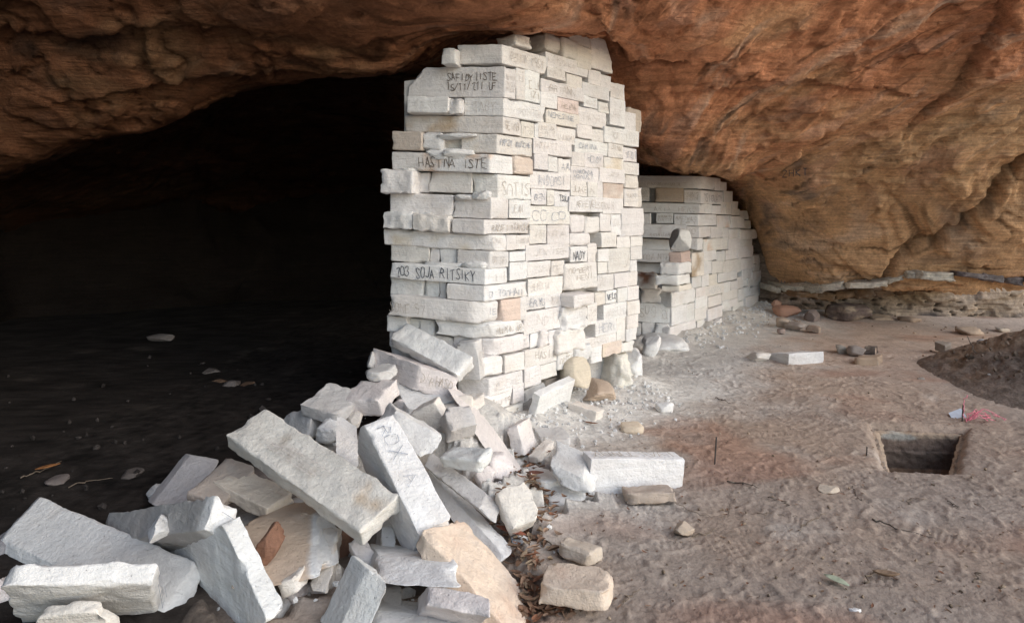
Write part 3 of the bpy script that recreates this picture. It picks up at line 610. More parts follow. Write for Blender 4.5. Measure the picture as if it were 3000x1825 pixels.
def stone(label, x0, x1, y0, y1, zb=0., tint='w', cat='stone', group=None, name='loose_stone', depth=None, rot=0., Y=None, mat=None, **o):
    """irregular stone filling a pixel box, resting at height zb"""
    Yb = (EYE-zb)*F/(y1-HY) if Y is None else Y
    w = (x1-x0)/F*Yb; dp = w*.8 if depth is None else depth
    # the far top edge recedes: take the foreshortened depth off the height
    h = max(.35*w, (y1-y0)/F*Yb-dp*.5*(y1-HY)/F) if Y is None else (y1-y0)/F*Y
    Yc = Yb+dp*.45
    c = V(((x0+x1)/2-CX)/F*Yc, Yc, (zb+h/2-.01) if Y is None else EYE-((y0+y1)/2-HY)/F*Y)
    v, f, t = boulder(c, (w*1.03, dp, h), rot=rot, tint=tint, **o)
    ob = put(name, v, f, mat or M_BLOCK, tint=t); tag(ob, label, cat, group)
    if 'bedrock' not in label and 'mound' not in label: UNDER.append(v)
    return ob
FB = fallen
# --- foreground, left to right
FB('broad smooth block lying tilted at the far left, just behind the front slab', (462, 1800), (5, 1573), (552, 1640), (478, 1872), .0, r=.022, cuts=[(.0, .6, -.8, .93), (1, 0, -.5, .93)], rough=.008, Ys=(2.8,2.55,2.28))
FB('thick white slab on edge in the bottom left corner, blue-grey marks on its end', (430, 1713), (12, 1717), (447, 1657), (462, 1850), .2, r=.02, rough=.009, txt=[('III I', 'BC', 'b', (.1, .1, .9, .9))], seed=5)
FB('small rough stone leaning against the front slab at the bottom edge', (306, 1790), (112, 1812), (322, 1762), (330, 1890), .16, r=.03, rough=.014, tint='c', cuts=[(-1, .2, -.6, .75)])
FB('dark-sided slab with slanting scratches lying behind the two leftmost blocks', (594, 1552), (300, 1588), (626, 1457), (664, 1597), .28, tint=V(.47, .45, .44), ftint='0-w', r=.02, rough=.008, txt=[('I I', 'BC', 'b', (.2, .1, .8, .9))], Ys=(2.85,2.45,2.5))  # grey tint paints shade on faces turned from the light; end left white
FB('big grey slab standing on edge, bright broken rim, left of the reddish chip', (652, 1545), (495, 1612), (775, 1810), (700, 1522), .3, r=.012, rough=.007, cuts=[(0, .6, 1, .86), (.2, 1, .6, .9)], tint='w', Ys=(2.75,2.15,2.45))
FB('tan rounded block with a white right rim, a reddish chip lying on it', (918, 1692), (674, 1722), (924, 1500), (984, 1642), .13, tint=V(.64, .51, .40), r=.05, rough=.012, ftint='0-w', cuts=[(.7, .7, 0, .8), (-.6, .8, 0, .86)], Ys=(2.3,2.75,2.5))
stone('jagged reddish brown chip lying on the tan rounded block', 752, 822, 1548, 1694, .1, 'r', 'stone chip', GR, 'stone_chip', Y=2.4, depth=.08, lean=(.35, -.3), ncut=18, rough=.16, seed=31)
FB('cream wedge with a brown top lying in front of the tan rounded block', (864, 1690), (806, 1716), (892, 1655), (880, 1728), .15, tint='c', r=.02, rough=.01, stain='b', stain_amt=.2)
FB('rounded yellowish slab standing on end, right of the tan rounded block', (962, 1735), (908, 1722), (990, 1558), (976, 1722), .06, tint='c', r=.05, rough=.012, Ys=(2.4,2.62,2.5))
stone('pointed red-brown stone wedged under the lower end of the long slab', 968, 1032, 1563, 1700, .06, V(.36, .21, .15), 'stone', GR, Y=2.7, depth=.12, lean=(.25, .1), rough=.1, seed=44)
stone('small cream stone under the pointed red-brown stone', 962, 1012, 1660, 1738, .05, 'c', 'stone', GR, Y=2.52, depth=.1, seed=45)
FB('pinkish flat block tucked under the lower tip of the long slab', (1058, 1660), (1022, 1585), (1102, 1634), (1060, 1690), .1, tint='p')
FB('block leaning up steeply near the bottom edge, brown face left and white face right', (1072, 1672), (1030, 1632), (1134, 1709), (985, 1862), .24, r=.014, stain='b', stain_amt=.15, rough=.006, txt=None, seed=71, Ys=(2.3,2.15,2.1))
FB('narrow white slab standing in the dark gap beside the big lettered block', (1114, 1640), (1155, 1634), (1119, 1545), (1098, 1610), .06, tint='w', Ys=(2.6,2.7,2.72))
FB('rough white oblong block lying across the lower front of the heap', (1117, 1702), (1344, 1718), (1117, 1625), (1086, 1660), .2, r=.026, rough=.012, Ys=(2.12,2.4,2.5))
FB('pinkish white block with a worn lower edge, below the rough oblong block', (1257, 1771), (1430, 1806), (1261, 1716), (1226, 1803), .2, r=.012, tint='p', seed=17, Ys=(2.0,2.15,2.2))
FB('white block cut by the bottom edge of the view, right of the steep leaning block', (1118, 1850), (1396, 1874), (1115, 1788), (1078, 1806), .13, r=.014, tint='w', seed=19, Ys=(2.02,2.2,2.2))
stone('upright rounded pebble standing between two blocks at the bottom', 1166, 1218, 1728, 1800, .02, 'c', 'stone', GR, Y=2.42, depth=.07, seed=21)
FB('grey cracked block in the hollow left of the upright pebble', (1120, 1800), (1172, 1792), (1128, 1724), (1098, 1780), .06, tint='g', Ys=(2.25,2.4,2.4))
FB('long peach-stained slab sloping down to the right front', (1490, 1842), (1254, 1562), (1576, 1776), (1452, 1892), .06, r=.022, rough=.009, tint=V(.76, .62, .50), stain='o', stain_amt=.12, cuts=[(-.5, 1, 0, .84)], seed=23)
# --- middle of the heap
FB('large block with one name in charcoal along its sloping top', (1223, 1554), (1066, 1240), (1313, 1509), (1200, 1642), .26, r=.014, rough=.004, txt=[('ROXIA', 'AB', 'b', (.12, .22, .68, .75), 0, .0042)], cuts=[(.8, 0, -.5, .9)], seed=29)
FB('chunky block with a dark rough left end, resting on top of the lettered block', (1163, 1207), (1290, 1280), (1147, 1186), (1118, 1262), .46, Ys=(3.2, 3.45, 3.22), r=.018, rough=.012, cuts=[(1, 0, 1, .82)], tint='w', seed=33)
FB('slab tilted up with a grey broken top edge, under the white sheet of stone', (1272, 1182), (1200, 1219), (1320, 1268), (1286, 1166), .42, tint='c', r=.012, rough=.01, seed=35)
FB('grey pitted block with a yellowish lower face, left of the long leaning slab', (1322, 1257), (1396, 1243), (1301, 1200), (1312, 1294), .34, tint='g', r=.016, rough=.008, seed=37)
FB('long thin slab leaning down from the wall corner to the leaves', (1504, 1374), (1379, 1182), (1437, 1336), (1518, 1362), .09, tint='p', r=.01, rough=.008, seed=39, Ys=(4.0,3.4,3.55))
FB('short worn block with a chipped top lying near the middle of the heap', (1400, 1348), (1284, 1338), (1434, 1315), (1407, 1382), .33, r=.024, rough=.012, tint='w', cuts=[(1, 0, -.8, .85)], seed=41)
FB('long grey-faced block with a bright broken end, pointing at the leaves', (1400, 1487), (1244, 1364), (1421, 1442), (1444, 1526), .17, tint='g', r=.014, rough=.008, seed=43, Ys=(3.2,2.95,2.8))
FB('thin slab lying under the peach-stained slab, its tip touching the leaves', (1474, 1624), (1262, 1386), (1493, 1602), (1436, 1652), .07, tint='w', r=.012, seed=47, Ys=(3.3,2.75,2.6))
FB('pale slab with a cut-off corner lying flat beside the leaves', (1498, 1545), (1456, 1442), (1582, 1512), (1492, 1568), .1, tint='c', r=.016, cuts=[(-.6, 1, 0, .8)], rough=.006, seed=49)
stone('rough pinkish broken lump on the upper end of the cut-cornered slab', 1416, 1504, 1340, 1442, .12, 'p', 'stone', GR, Y=3.3, depth=.2, ncut=16, seed=51)
stone('small pink-grey lump left of the rough broken lump', 1388, 1454, 1374, 1446, .1, 'p', 'stone', GR, Y=3.2, depth=.14, ncut=16, seed=52)
FB('large block with pitted face lying highest on the heap against the wall', (1333, 1093), (1149, 990), (1375, 1044), (1341, 1118), .485, r=.012, rough=.009, tint='w', txt=[('MASY\nEOJ', 'BC', 'f', (.1, .1, .9, .9))], seed=53)
FB('dark-sided block under the topmost block, carved lettering on its pink end', (1229, 1073), (1100, 1024), (1336, 1103), (1216, 1140), .525, r=.014, rough=.008, tint='p', txt=[('DIRHASD', 'BC', 'c', (.06, .3, .95, .8))], seed=55, Ys=(4.35,4.06,4.03))
FB('upright slab standing against the wall corner behind the topmost block', (1406, 1108), (1352, 1112), (1394, 1003), (1420, 1098), .42, r=.008, tint='g', txt=[('MESIRE', 'BC', 'f', (.1, .2, .9, .8), 1)], seed=57, Ys=(4.2,4.2,4.25))
FB('smooth white sheet of stone beneath the carved pink-ended block', (1200, 1196), (1150, 1114), (1336, 1170), (1199, 1222), .31, r=.01, tint='w', rough=.004, seed=59)
FB('grey-topped block with a yellow-white end at the upper left of the heap', (990, 1214), (887, 1184), (1066, 1152), (990, 1242), .35, tint='g', r=.014, rough=.009, seed=61)
FB('block lying behind the grey-topped block, white right side', (1108, 1170), (1000, 1172), (1158, 1114), (1118, 1214), .41, r=.016, rough=.008, tint='p', seed=63)
stone('rubbly grey lump on the crest left of the carved block', 1074, 1164, 1074, 1125, .5, 'g', 'stone', GR, Y=3.95, depth=.2, ncut=10, rough=.1, seed=65)
stone('thin dark stone at the edge of the black hollow, left of the carved block', 1076, 1104, 1034, 1100, .5, 'g', 'stone', GR, Y=4.25, depth=.1, seed=66)
FB('pointed grey block behind the upper end of the long slab', (917, 1190), (832, 1222), (948, 1184), (900, 1282), .36, tint='g', r=.014, rough=.013, cuts=[(1, 0, -1, .85)], seed=67, Ys=(3.85,3.85,3.6))
FB('longest slab of the heap, scratched lettering across its top, lying aslant', (1043, 1545), (674, 1279), (1153, 1442), (1052, 1585), .29, r=.016, rough=.008, tint=V(.72, .69, .65), stain='t', stain_amt=.0, txt=[('  TDOY', 'AB', 'f', (.05, .25, .62, .8), 1, .004)], seed=69)
FB('yellowish block with a smooth top lying below the longest slab', (780, 1486), (615, 1404), (858, 1440), (777, 1520), .2, tint=V(.82, .735, .62), r=.018, rough=.006, seed=73)
FB('flat brownish block half hidden behind the yellowish block', (646, 1474), (556, 1440), (746, 1372), (645, 1500), .2, tint=V(.46, .40, .35), r=.012, seed=75)
FB('bluish slab propped up at the back edge of the heap', (452, 1472), (556, 1338), (542, 1492), (438, 1464), .08, tint=V(.62, .60, .60), r=.01, rough=.008, seed=77, Ys=(3.5,3.0,3.15))
stone('small stone left of the bluish propped slab', 428, 488, 1410, 1470, .0, 'g', 'stone', GR, depth=.12, seed=79)
stone('small pale stone between the dark-sided slab and the yellowish block', 580, 646, 1434, 1464, .1, 'w', 'stone', GR, Y=2.95, depth=.12, seed=80)
stone('dark bluish stone under the far left block', -40, 74, 1598, 1668, .0, V(.30, .30, .32), 'stone', GR, Y=2.72, depth=.2, seed=81)
stone('pale stone cut by the left edge of the view, below the far left block', -60, 36, 1738, 1830, .0, 'p', 'stone', GR, Y=2.35, depth=.2, seed=82)
stone('grey stone in the gap under the yellowish block', 842, 930, 1470, 1520, .05, 'g', 'stone', GR, Y=2.95, depth=.2, seed=83)
stone('rubbly pink lump at the bottom edge, under the cream wedge', 830, 920, 1732, 1800, .0, 'p', 'stone', GR, Y=2.4, depth=.15, seed=84)
stone('low grey stone at the bottom edge beside the big grey slab', 740, 850, 1790, 1840, .0, 'g', 'stone', GR, Y=2.3, depth=.15, seed=85)
FB('small cream wedge behind the grey pitted block, by the wall foot', (1350, 1200), (1300, 1205), (1425, 1150), (1352, 1230), .27, tint='c', r=.02, rough=.01, seed=86, Ys=(4.0,4.0,3.95))
stone('little pointed stone on the cream wedge by the wall foot', 1326, 1388, 1162, 1212, .5, 'c', 'stone', GR, Y=3.92, depth=.1, seed=87)
stone('pinkish stone filling the gap below the white sheet of stone', 1150, 1202, 1172, 1212, .4, 'p', 'stone', GR, Y=3.9, depth=.12, seed=88)
stone('crumbly pale lump behind the lettered block', 930, 1010, 1240, 1310, .25, 'w', 'stone', GR, Y=3.5, depth=.25, rough=.1, seed=89)
FB('thin slab wedged between the longest slab and the lettered block', (1040, 1370), (986, 1330), (1036, 1258), (1050, 1362), .28, tint='w', r=.01, seed=90, Ys=(3.05,3.4,3.05))
stone('cream stone half buried behind the big lettered block', 1010, 1062, 1216, 1262, .3, 'c', 'stone', GR, Y=3.65, depth=.15, seed=91)
stone('white broken corner stone between the far left block and the big grey slab', 428, 506, 1532, 1606, .05, 'w', 'stone', GR, Y=2.5, depth=.12, ncut=18, seed=92)
stone('pale elongated stone among the leaves by the large reddish brown leaf', 1494, 1552, 1560, 1594, 0, 'w', 'stone', GR, depth=.05, rot=-.3, seed=93)
stone('small white chip lying at the right edge of the cut-cornered slab', 1582, 1632, 1502, 1522, 0, 'w', 'stone chip', GR, 'stone_chip', depth=.05, sub=3, seed=94)
stone('dirty pinkish lump at the bottom edge, left of the steep leaning block', 900, 965, 1738, 1800, 0, 'p', 'stone', GR, Y=2.42, depth=.14, ncut=18, rough=.1, seed=95)
stone('grey broken stone under the bottom of the big grey slab', 800, 870, 1722, 1790, 0, 'g', 'stone', GR, Y=2.5, depth=.16, ncut=18, rough=.1, seed=96)
FB('pale block half hidden under the far left block, by the bottom edge', (560, 1812), (468, 1800), (580, 1752), (562, 1850), .05, tint='w', Ys=(2.3, 2.5, 2.25), seed=97) if False else None
# --- right of the wall corner, on the sand
FB('clean white slab standing tilted against the near wall', (1583, 1162), (1685, 1112), (1563, 1150), (1561, 1247), .235, r=.009, rough=.005, tint='w', seed=101)
FB('low white block lying on the sand right of the tilted slab', (1747, 1207), (1667, 1180), (1771, 1200), (1740, 1247), .09, r=.01, rough=.006, tint='c', stain='o', stain_amt=.0, seed=103)
FB('squarish block with a rough brownish left face by the wall foot', (1516, 1249), (1484, 1257), (1551, 1226), (1538, 1329), .22, r=.008, rough=.007, tint='p', seed=105)
FB('yellow-white wedge-shaped stone in front of the squarish block', (1572, 1340), (1624, 1290), (1546, 1333), (1575, 1362), .07, tint='c', r=.025, rough=.012, seed=107)
FB('broken block with a grey upper face, left of the block with slanting cuts', (1612, 1362), (1708, 1398), (1630, 1292), (1640, 1420), .15, r=.016, rough=.01, cuts=[(1, 1, 0, .84)], tint='w', seed=109, Ys=(3.25,3.65,3.27))
FB('flat slab half buried in dust behind the wedge-shaped stone', (1588, 1290), (1562, 1252), (1676, 1286), (1590, 1316), .05, tint='g', seed=111, Ys=(4.2,4.05,4.0))
FB('low rugged slab sunk in the ground among the leaves', (1590, 1412), (1512, 1374), (1650, 1398), (1592, 1440), .07, tint='w', r=.03, rough=.014, seed=113)
FB('small flat chip lying on the low rugged slab', (1640, 1406), (1616, 1380), (1653, 1398), (1640, 1414), .1, tint='w', cat='stone chip', name='stone_chip', step=.012, r=.008, seed=115)
FB('long white block standing on the sand with slanting cuts along its top', (1734, 1345), (1711, 1323), (2004, 1346), (1727, 1449), .19, r=.01, rough=.005, tint='w', txt=[('ANNLLIVAI', 'AB', 'c', (.06, .1, .94, .9), 1, .006)], cuts=[(0, 1, .35, .93)], seed=117)
FB('worn brownish oblong stone lying against the block with slanting cuts', (1836, 1446), (1822, 1424), (1978, 1442), (1838, 1476), .068, tint=V(.52, .43, .36), r=.028, rough=.012, seed=119)
SD = 'loose stones on the sand'
stone('small squarish brown stone alone on the sand, right of the heap', 1968, 2032, 1516, 1574, 0, V(.50, .41, .33), 'stone', SD, rot=.5, ncut=16, seed=121)
FB('rounded grey-brown block with a pale right face, at the edge of the leaves', (1727, 1620), (1632, 1590), (1766, 1600), (1724, 1658), .1, tint=V(.58, .50, .42), r=.03, rough=.012, group=GR, seed=123)
FB('peach-topped block with a sloping right corner, nearest on the sand', (1780, 1733), (1576, 1716), (1800, 1664), (1783, 1790), .125, r=.022, rough=.008, tint=V(.72, .60, .48), stain='o', stain_amt=.0, cuts=[(-1, 1, 0, .72)], seed=125)
stone('small white stone on the sand beyond the tilted slab', 1922, 1976, 1170, 1208, 0, 'w', 'stone', SD, depth=.12, rot=.4, seed=127)
stone('pale grey flat stone on the trampled sand below the pit', 2390, 2456, 1416, 1448, 0, V(.52, .44, .36), 'stone', SD, depth=.1, seed=129)
stone('little white stone near the bottom right of the sand', 2486, 2522, 1772, 1796, 0, 'w', 'stone', SD, depth=.04, sub=3, seed=131)
FB('long white squared block lying alone on the sand before the far wall', (2312, 1036), (2256, 1034), (2414, 1030), (2310, 1071), .118, tint='w', r=.01, rough=.006, group=SD, seed=133, Ys=(6.55,6.4,6.28))
stone('rounded pale stone beside the squared white block', 2194, 2258, 1028, 1061, 0, 'c', 'stone', SD, depth=.2, seed=135)
CL = 'hearth stones on the sand'
stone('grey broken stone, leftmost of the four hearth stones', 2444, 2490, 1006, 1038, 0, V(.40, .36, .31), 'stone', CL, depth=.16, rot=.5, seed=137)
stone('rounded grey boulder, second of the four hearth stones', 2486, 2538, 1008, 1048, 0, V(.42, .36, .32), 'stone', CL, depth=.18, ncut=5, seed=139)
FB('fire-blackened squared stone behind the brown hearth stone', (2562, 1016), (2534, 1015), (2573, 1013), (2562, 1041), .095, tint=V(.09, .07, .06), r=.012, group=CL, seed=141, stain='o', stain_amt=-.1, Ys=(6.75,6.85,6.73))
FB('brown oblong stone with a burnt end, front of the hearth stones', (2572, 1046), (2502, 1050), (2586, 1038), (2572, 1071), .085, tint=V(.46, .34, .25), r=.02, group=CL, seed=143, Ys=(6.3,6.45,6.27))
FB('squared grey-brown stone standing alone far right on the sand', (2768, 1012), (2738, 1001), (2791, 1006), (2767, 1038), .105, tint=V(.34, .29, .24), group=SD, seed=145)
stone('small blue-grey stone far right near the soil heap', 2864, 2894, 988, 1005, 0, V(.42, .43, .45), 'stone', SD, depth=.1, sub=3, seed=147)
stone('pebble at the toe of the soil heap', 2686, 2708, 1100, 1113, 0, V(.36, .32, .28), 'pebble', SD, depth=.05, sub=3, seed=149)
# --- stones set loosely into the ruined end of the far wall
ST = 'stones stacked loose at the end of the far wall'
stone('upright oval stone on top of the loose stack at the far wall end', 1960, 2023, 670, 740, 0, V(.74, .73, .70), 'stone', ST, Y=7.05, depth=.22, ncut=5, seed=151)
def sbox(label, x0, x1, xs, y0, y1, Y, tint, seed, **o):
    """squared stone: front face x0..xs, right face xs..x1"""
    f = Face(((xs-CX)/F*Y, Y), (.98, -.2)); c = corner_block(f, Face(((xs-CX)/F*Y, Y), (2.17, 2.7)), x0, xs, x1, y0, y1)
    v, fc, t = hexa(c, step=.03, tint=tint, seed=seed, **o); ob = put('loose_stone', v, fc, M_BLOCK, tint=t); return tag(ob, label, 'stone', ST)
sbox('small reddish squared stone under the upright oval stone', 1958, 2025, 1996, 739, 771, 7.1, V(.55, .43, .38), 153, r=.02, rough=.01)
sbox('thick rounded stone under the small reddish stone', 1929, 2028, 1990, 771, 806, 7.0, 'w', 155, r=.05, rough=.012)
sbox('rugged grey-white stone below the thick rounded stone', 1921, 2022, 1986, 808, 836, 6.95, 'w', 157, r=.02, rough=.016)
sbox('flat cream stone at the bottom of the loose stack', 1938, 2028, 1990, 838, 855, 6.98, 'c', 159, r=.02, rough=.01)
c8 = wall_block(S2, 2061, 2115, 940, 1026, p=.1, depth=-.04); c8[:, 0, 0] += V(S2.n[0], S2.n[1], 0)*.08; c8[0, :, 1, 2] -= .12
v, f, t = hexa(c8, step=.03, r=.01, rough=.005, tint=V(.82, .80, .79), seed=163, chips=4)
tag(put('leaning_slab', v, f, M_BLOCK, tint=t), 'white slab with a slanting top, leaning on the foot of the far wall', 'stone slab')
stone('long narrow stone standing in the dust heap at the far wall foot', 1888, 1932, 972, 1052, 0, 'w', 'stone', ST, depth=.15, lean=(.45, 0), ncut=6, seed=165)
stone('pale squared stone lying past the far end of the far wall', 2184, 2246, 910, 938, 0, 'c', 'stone', 'rocks by the cliff foot', depth=.25, ncut=18, seed=167)
RK = 'rocks by the cliff foot'
stone('large reddish pointed rock by the cliff foot', 2266, 2350, 888, 938, 0, V(.48, .28, .20), 'rock', RK, depth=.4, seed=169)
stone('pale brown rock left of the large reddish one', 2274, 2312, 926, 962, 0, V(.52, .42, .34), 'rock', RK, depth=.2, seed=171)
stone('flat pale grey rock in front of the reddish rock', 2306, 2360, 940, 972, 0, V(.46, .40, .36), 'rock', RK, depth=.3, seed=173)
stone('dark grey upright rock right of the reddish rock', 2358, 2400, 902, 948, 0, V(.26, .21, .19), 'rock', RK, depth=.25, seed=175)
stone('small reddish rock behind the large reddish one', 2262, 2290, 880, 904, .05, V(.44, .27, .20), 'rock', RK, Y=9.2, depth=.15, seed=177)
stone('low brown rock in front of the dark upright rock', 2362, 2400, 948, 976, 0, V(.44, .34, .27), 'rock', RK, depth=.2, seed=179)
stone('tiny grey rock at the left of the cliff-foot rocks', 2278, 2302, 958, 980, 0, V(.34, .27, .24), 'rock', RK, depth=.12, sub=3, seed=181)
stone('rounded brown rock at the foot of the pitted cliff', 2545, 2612, 922, 946, 0, V(.48, .36, .26), 'rock', RK, depth=.3, seed=183)
stone('dark banded rock rising at the cliff foot', 2424, 2546, 884, 948, 0, V(.20, .15, .13), 'rock', RK, depth=.45, ncut=3, stain='t', stain_amt=.25, seed=185, mat=M_ROCK)
stone('flat sandstone flake at the cliff foot, right of the banded rock', 2630, 2690, 936, 950, 0, V(.46, .34, .25), 'rock', RK, depth=.3, sub=3, seed=187)
stone('pale flat stone on the sand below the right part of the cliff', 2800, 2870, 960, 984, 0, V(.5, .39, .3), 'rock', RK, depth=.3, sub=3, seed=189)
stone('pale stone at the right edge below the cliff', 2914, 2960, 958, 976, 0, V(.5, .42, .34), 'rock', RK, depth=.2, sub=3, seed=190)
# --- bedrock knobs under the near wall
BR = 'bedrock knobs under the near wall'
stone('broad cream bedrock knob carrying the right end of the near wall', 1722, 1852, 1034, 1172, -.05, V(.76, .73, .66), 'rock', BR, Y=5.3, depth=.95, ncut=6, rough=.26, seed=191)
stone('tan egg-shaped bedrock knob in the hollow of the near wall foot', 1640, 1732, 1055, 1156, 0, V(.70, .62, .50), 'rock', BR, Y=4.78, depth=.3, ncut=4, seed=193)
stone('pale bedrock lump beyond the cream knob', 1812, 1876, 1030, 1130, -.05, 'w', 'rock', BR, Y=5.55, depth=.5, ncut=8, rough=.1, seed=195)
stone('brownish bedrock ledge under the cream knob', 1690, 1800, 1145, 1195, -.05, V(.6, .48, .38), 'rock', BR, Y=4.85, depth=.5, ncut=8, rough=.1, seed=197)
stone('low dusty mound at the foot of the far wall', 1870, 2010, 1000, 1062, -.06, 'w', 'mound', 'dust heaps at the wall feet', Y=6.9, depth=.8, ncut=3, rough=.12, seed=199)
stone('small cone of pale sand on the ground right of the low white block', 1812, 1884, 1232, 1276, -.01, V(.66, .56, .44), 'mound', 'dust heaps at the wall feet', depth=.2, ncut=2, rough=.1, seed=201)
stone('chalky hump in the leaves left of the block with slanting cuts', 1585, 1720, 1432, 1500, -.04, 'w', 'mound', 'dust heaps at the wall feet', depth=.35, ncut=3, rough=.08, seed=203)
# --- stones in the dark chamber
DK = 'stones on the dark chamber floor'
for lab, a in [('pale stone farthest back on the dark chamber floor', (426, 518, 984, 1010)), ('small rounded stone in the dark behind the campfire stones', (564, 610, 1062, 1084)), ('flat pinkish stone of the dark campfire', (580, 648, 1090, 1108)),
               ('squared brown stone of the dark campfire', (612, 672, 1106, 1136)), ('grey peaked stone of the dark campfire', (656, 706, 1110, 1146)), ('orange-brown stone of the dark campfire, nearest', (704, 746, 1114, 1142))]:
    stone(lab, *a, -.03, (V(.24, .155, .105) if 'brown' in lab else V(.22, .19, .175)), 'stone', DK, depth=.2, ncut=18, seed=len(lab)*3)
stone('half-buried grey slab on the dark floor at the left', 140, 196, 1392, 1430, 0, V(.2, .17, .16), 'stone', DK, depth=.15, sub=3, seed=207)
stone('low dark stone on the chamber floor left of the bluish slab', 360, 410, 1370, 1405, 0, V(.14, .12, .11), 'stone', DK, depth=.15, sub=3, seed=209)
# ------------------------------------------------------------------ cave roof and leaning cliff: one height field, z over (x, y)
def cp(px, *lst):
    return [(*((at(px, py, Y))[:2]), at(px, py, Y)[2]) for py, Y in lst]
ctrl = []
ctrl += cp(-700, (0, 4.5), (250, 5.0), (560, 5.7))
ctrl += cp(-300, (0, 4.4), (200, 4.8), (420, 5.4), (530, 5.7))
ctrl += cp(0, (0, 4.3), (150, 4.7), (330, 5.2), (475, 5.6))
ctrl += cp(400, (0, 4.2), (150, 4.6), (300, 5.1), (405, 5.55))
ctrl += cp(640, (0, 4.1), (140, 4.6), (275, 5.25))
ctrl += cp(900, (0, 4.05), (120, 4.5), (222, 5.15))
ctrl += cp(1130, (0, 4.0), (110, 4.45), (215, 4.95))
ctrl += cp(1300, (0, 3.95), (75, 4.3)); ctrl += cp(1550, (0, 4.0), (88, 4.42)); ctrl += cp(1750, (0, 4.2), (102, 4.62))
ctrl += cp(1850, (0, 4.35), (120, 5.0), (200, 5.55), (300, 5.95), (400, 6.4))
ctrl += cp(2000, (0, 4.5), (130, 5.1), (300, 5.9), (430, 6.6), (505, 7.2))
ctrl += cp(2200, (0, 4.7), (150, 5.3), (300, 6.0), (450, 7.0), (530, 8.0)); ctrl += cp(2140, (524, 8.3), (548, 9.3)); ctrl += cp(2180, (592, 9.7)); ctrl += cp(2226, (668, 10.3), (738, 10.7))
ctrl += cp(2262, (600, 8.9), (680, 9.5), (760, 9.8), (835, 10.0))
ctrl += cp(2400, (0, 4.9), (200, 5.7), (400, 6.7), (560, 7.7), (700, 8.5), (830, 8.9))
ctrl += cp(2700, (0, 5.1), (200, 5.9), (400, 6.7), (560, 7.4), (700, 8.0), (830, 8.3))
ctrl += cp(3000, (0, 5.2), (200, 5.9), (400, 6.6), (600, 7.3), (750, 7.7), (815, 7.9))
ctrl += cp(3600, (0, 5.2), (400, 6.5), (810, 7.7)); ctrl += cp(4600, (0, 5.0), (400, 6.4), (800, 7.6))
# roof of the dark chamber behind the lip, and unseen rock overhead and behind
ctrl += [(-4.6, 6.6, 2.25), (-3.2, 6.4, 2.72), (-2.4, 6.2, 2.85), (-1.2, 6.0, 2.90), (-4.5, 8.5, 2.35), (-2.2, 8, 2.85), (-1.0, 8, 2.75), (-6.5, 7.5, 1.8), (-3.5, 11, 2.0), (-1, 10.5, 2.2), (-6, 11, 1.5),
         (-6, 0, 4.6), (-3, -.5, 5.0), (0, -.5, 5.1), (2, 0, 5.0), (-.3, 5.0, 3.0), (.2, 5.0, 3.02), (.7, 5.3, 3.04), (.3, 6.5, 2.9), (1.0, 6.6, 2.75), (1.0, 8.0, 2.5), (2.0, 9.0, 2.25), (3.0, 10.5, 1.7), (4.4, 11.3, .6), (6, 10.6, .2), (8, 10.2, .2), (11, 9.8, .2), (1.5, 11, 1.9),
         (-8.2, 4, 2.6), (-8.5, 6, 1.4), (-8.5, 9, .8), (-9, 2, 3.4), (-6, 2.5, 3.9), (-4, 2.2, 4.2), (-2, 2.0, 4.4), (0, 1.9, 4.5), (2, 2.2, 4.6), (4, 2.5, 4.9), (7, 3, 5.2), (11, 3.2, 5.2), (13, 5, 3.8)]
ctrl = np.array(ctrl)
def tps_fit(P, z, lam=.004):
    d = np.linalg.norm(P[:, None]-P[None], axis=2); K = np.where(d > 0, d*d*np.log(d+1e-9), 0)+lam*np.eye(len(P))
    Q = np.hstack([np.ones((len(P), 1)), P]); A = np.block([[K, Q], [Q.T, np.zeros((3, 3))]])
    return np.linalg.solve(A, np.concatenate([z, np.zeros(3)]))
_cf = tps_fit(ctrl[:, :2], ctrl[:, 2])
def roof_z(X):
    out = np.empty(len(X))
    for i in range(0, len(X), 20000):
        q = X[i:i+20000]; d = np.linalg.norm(q[:, None]-ctrl[None, :, :2], axis=2)
        out[i:i+20000] = np.where(d > 1e-9, d*d*np.log(d+1e-9), 0)@_cf[:-3]+_cf[-3]+q@_cf[-2:]
    return out
def spaced(segs):
    a = []
    for x0, x1, st in segs: a += list(np.linspace(x0, x1, max(2, int(round((x1-x0)/st))+1))[:-1])
    return np.array(a+[segs[-1][1]])
def grid_faces(nx, ny):
    i = np.arange(ny-1)[:, None]*nx+np.arange(nx-1)[None]
    return np.stack([i, i+1, i+nx+1, i+nx], 2).reshape(-1, 4)
gx = spaced([(-11, -5.6, .12), (-5.6, -2, .032), (-2, 1.0, .024), (1.0, 7.6, .022), (7.6, 9.4, .06)])
gy = spaced([(-1.2, 3.7, .14), (3.7, 9.3, .02), (9.3, 12, .06)])
XX, YY = np.meshgrid(gx, gy); P2 = np.stack([XX.ravel(), YY.ravel()], 1)
Z0 = roof_z(P2)
P = np.column_stack([P2, Z0]); PX = CX+F*P[:, 0]/np.maximum(P[:, 1], .5); PY = HY-(P[:, 2]-EYE)/np.maximum(P[:, 1], .5)*F
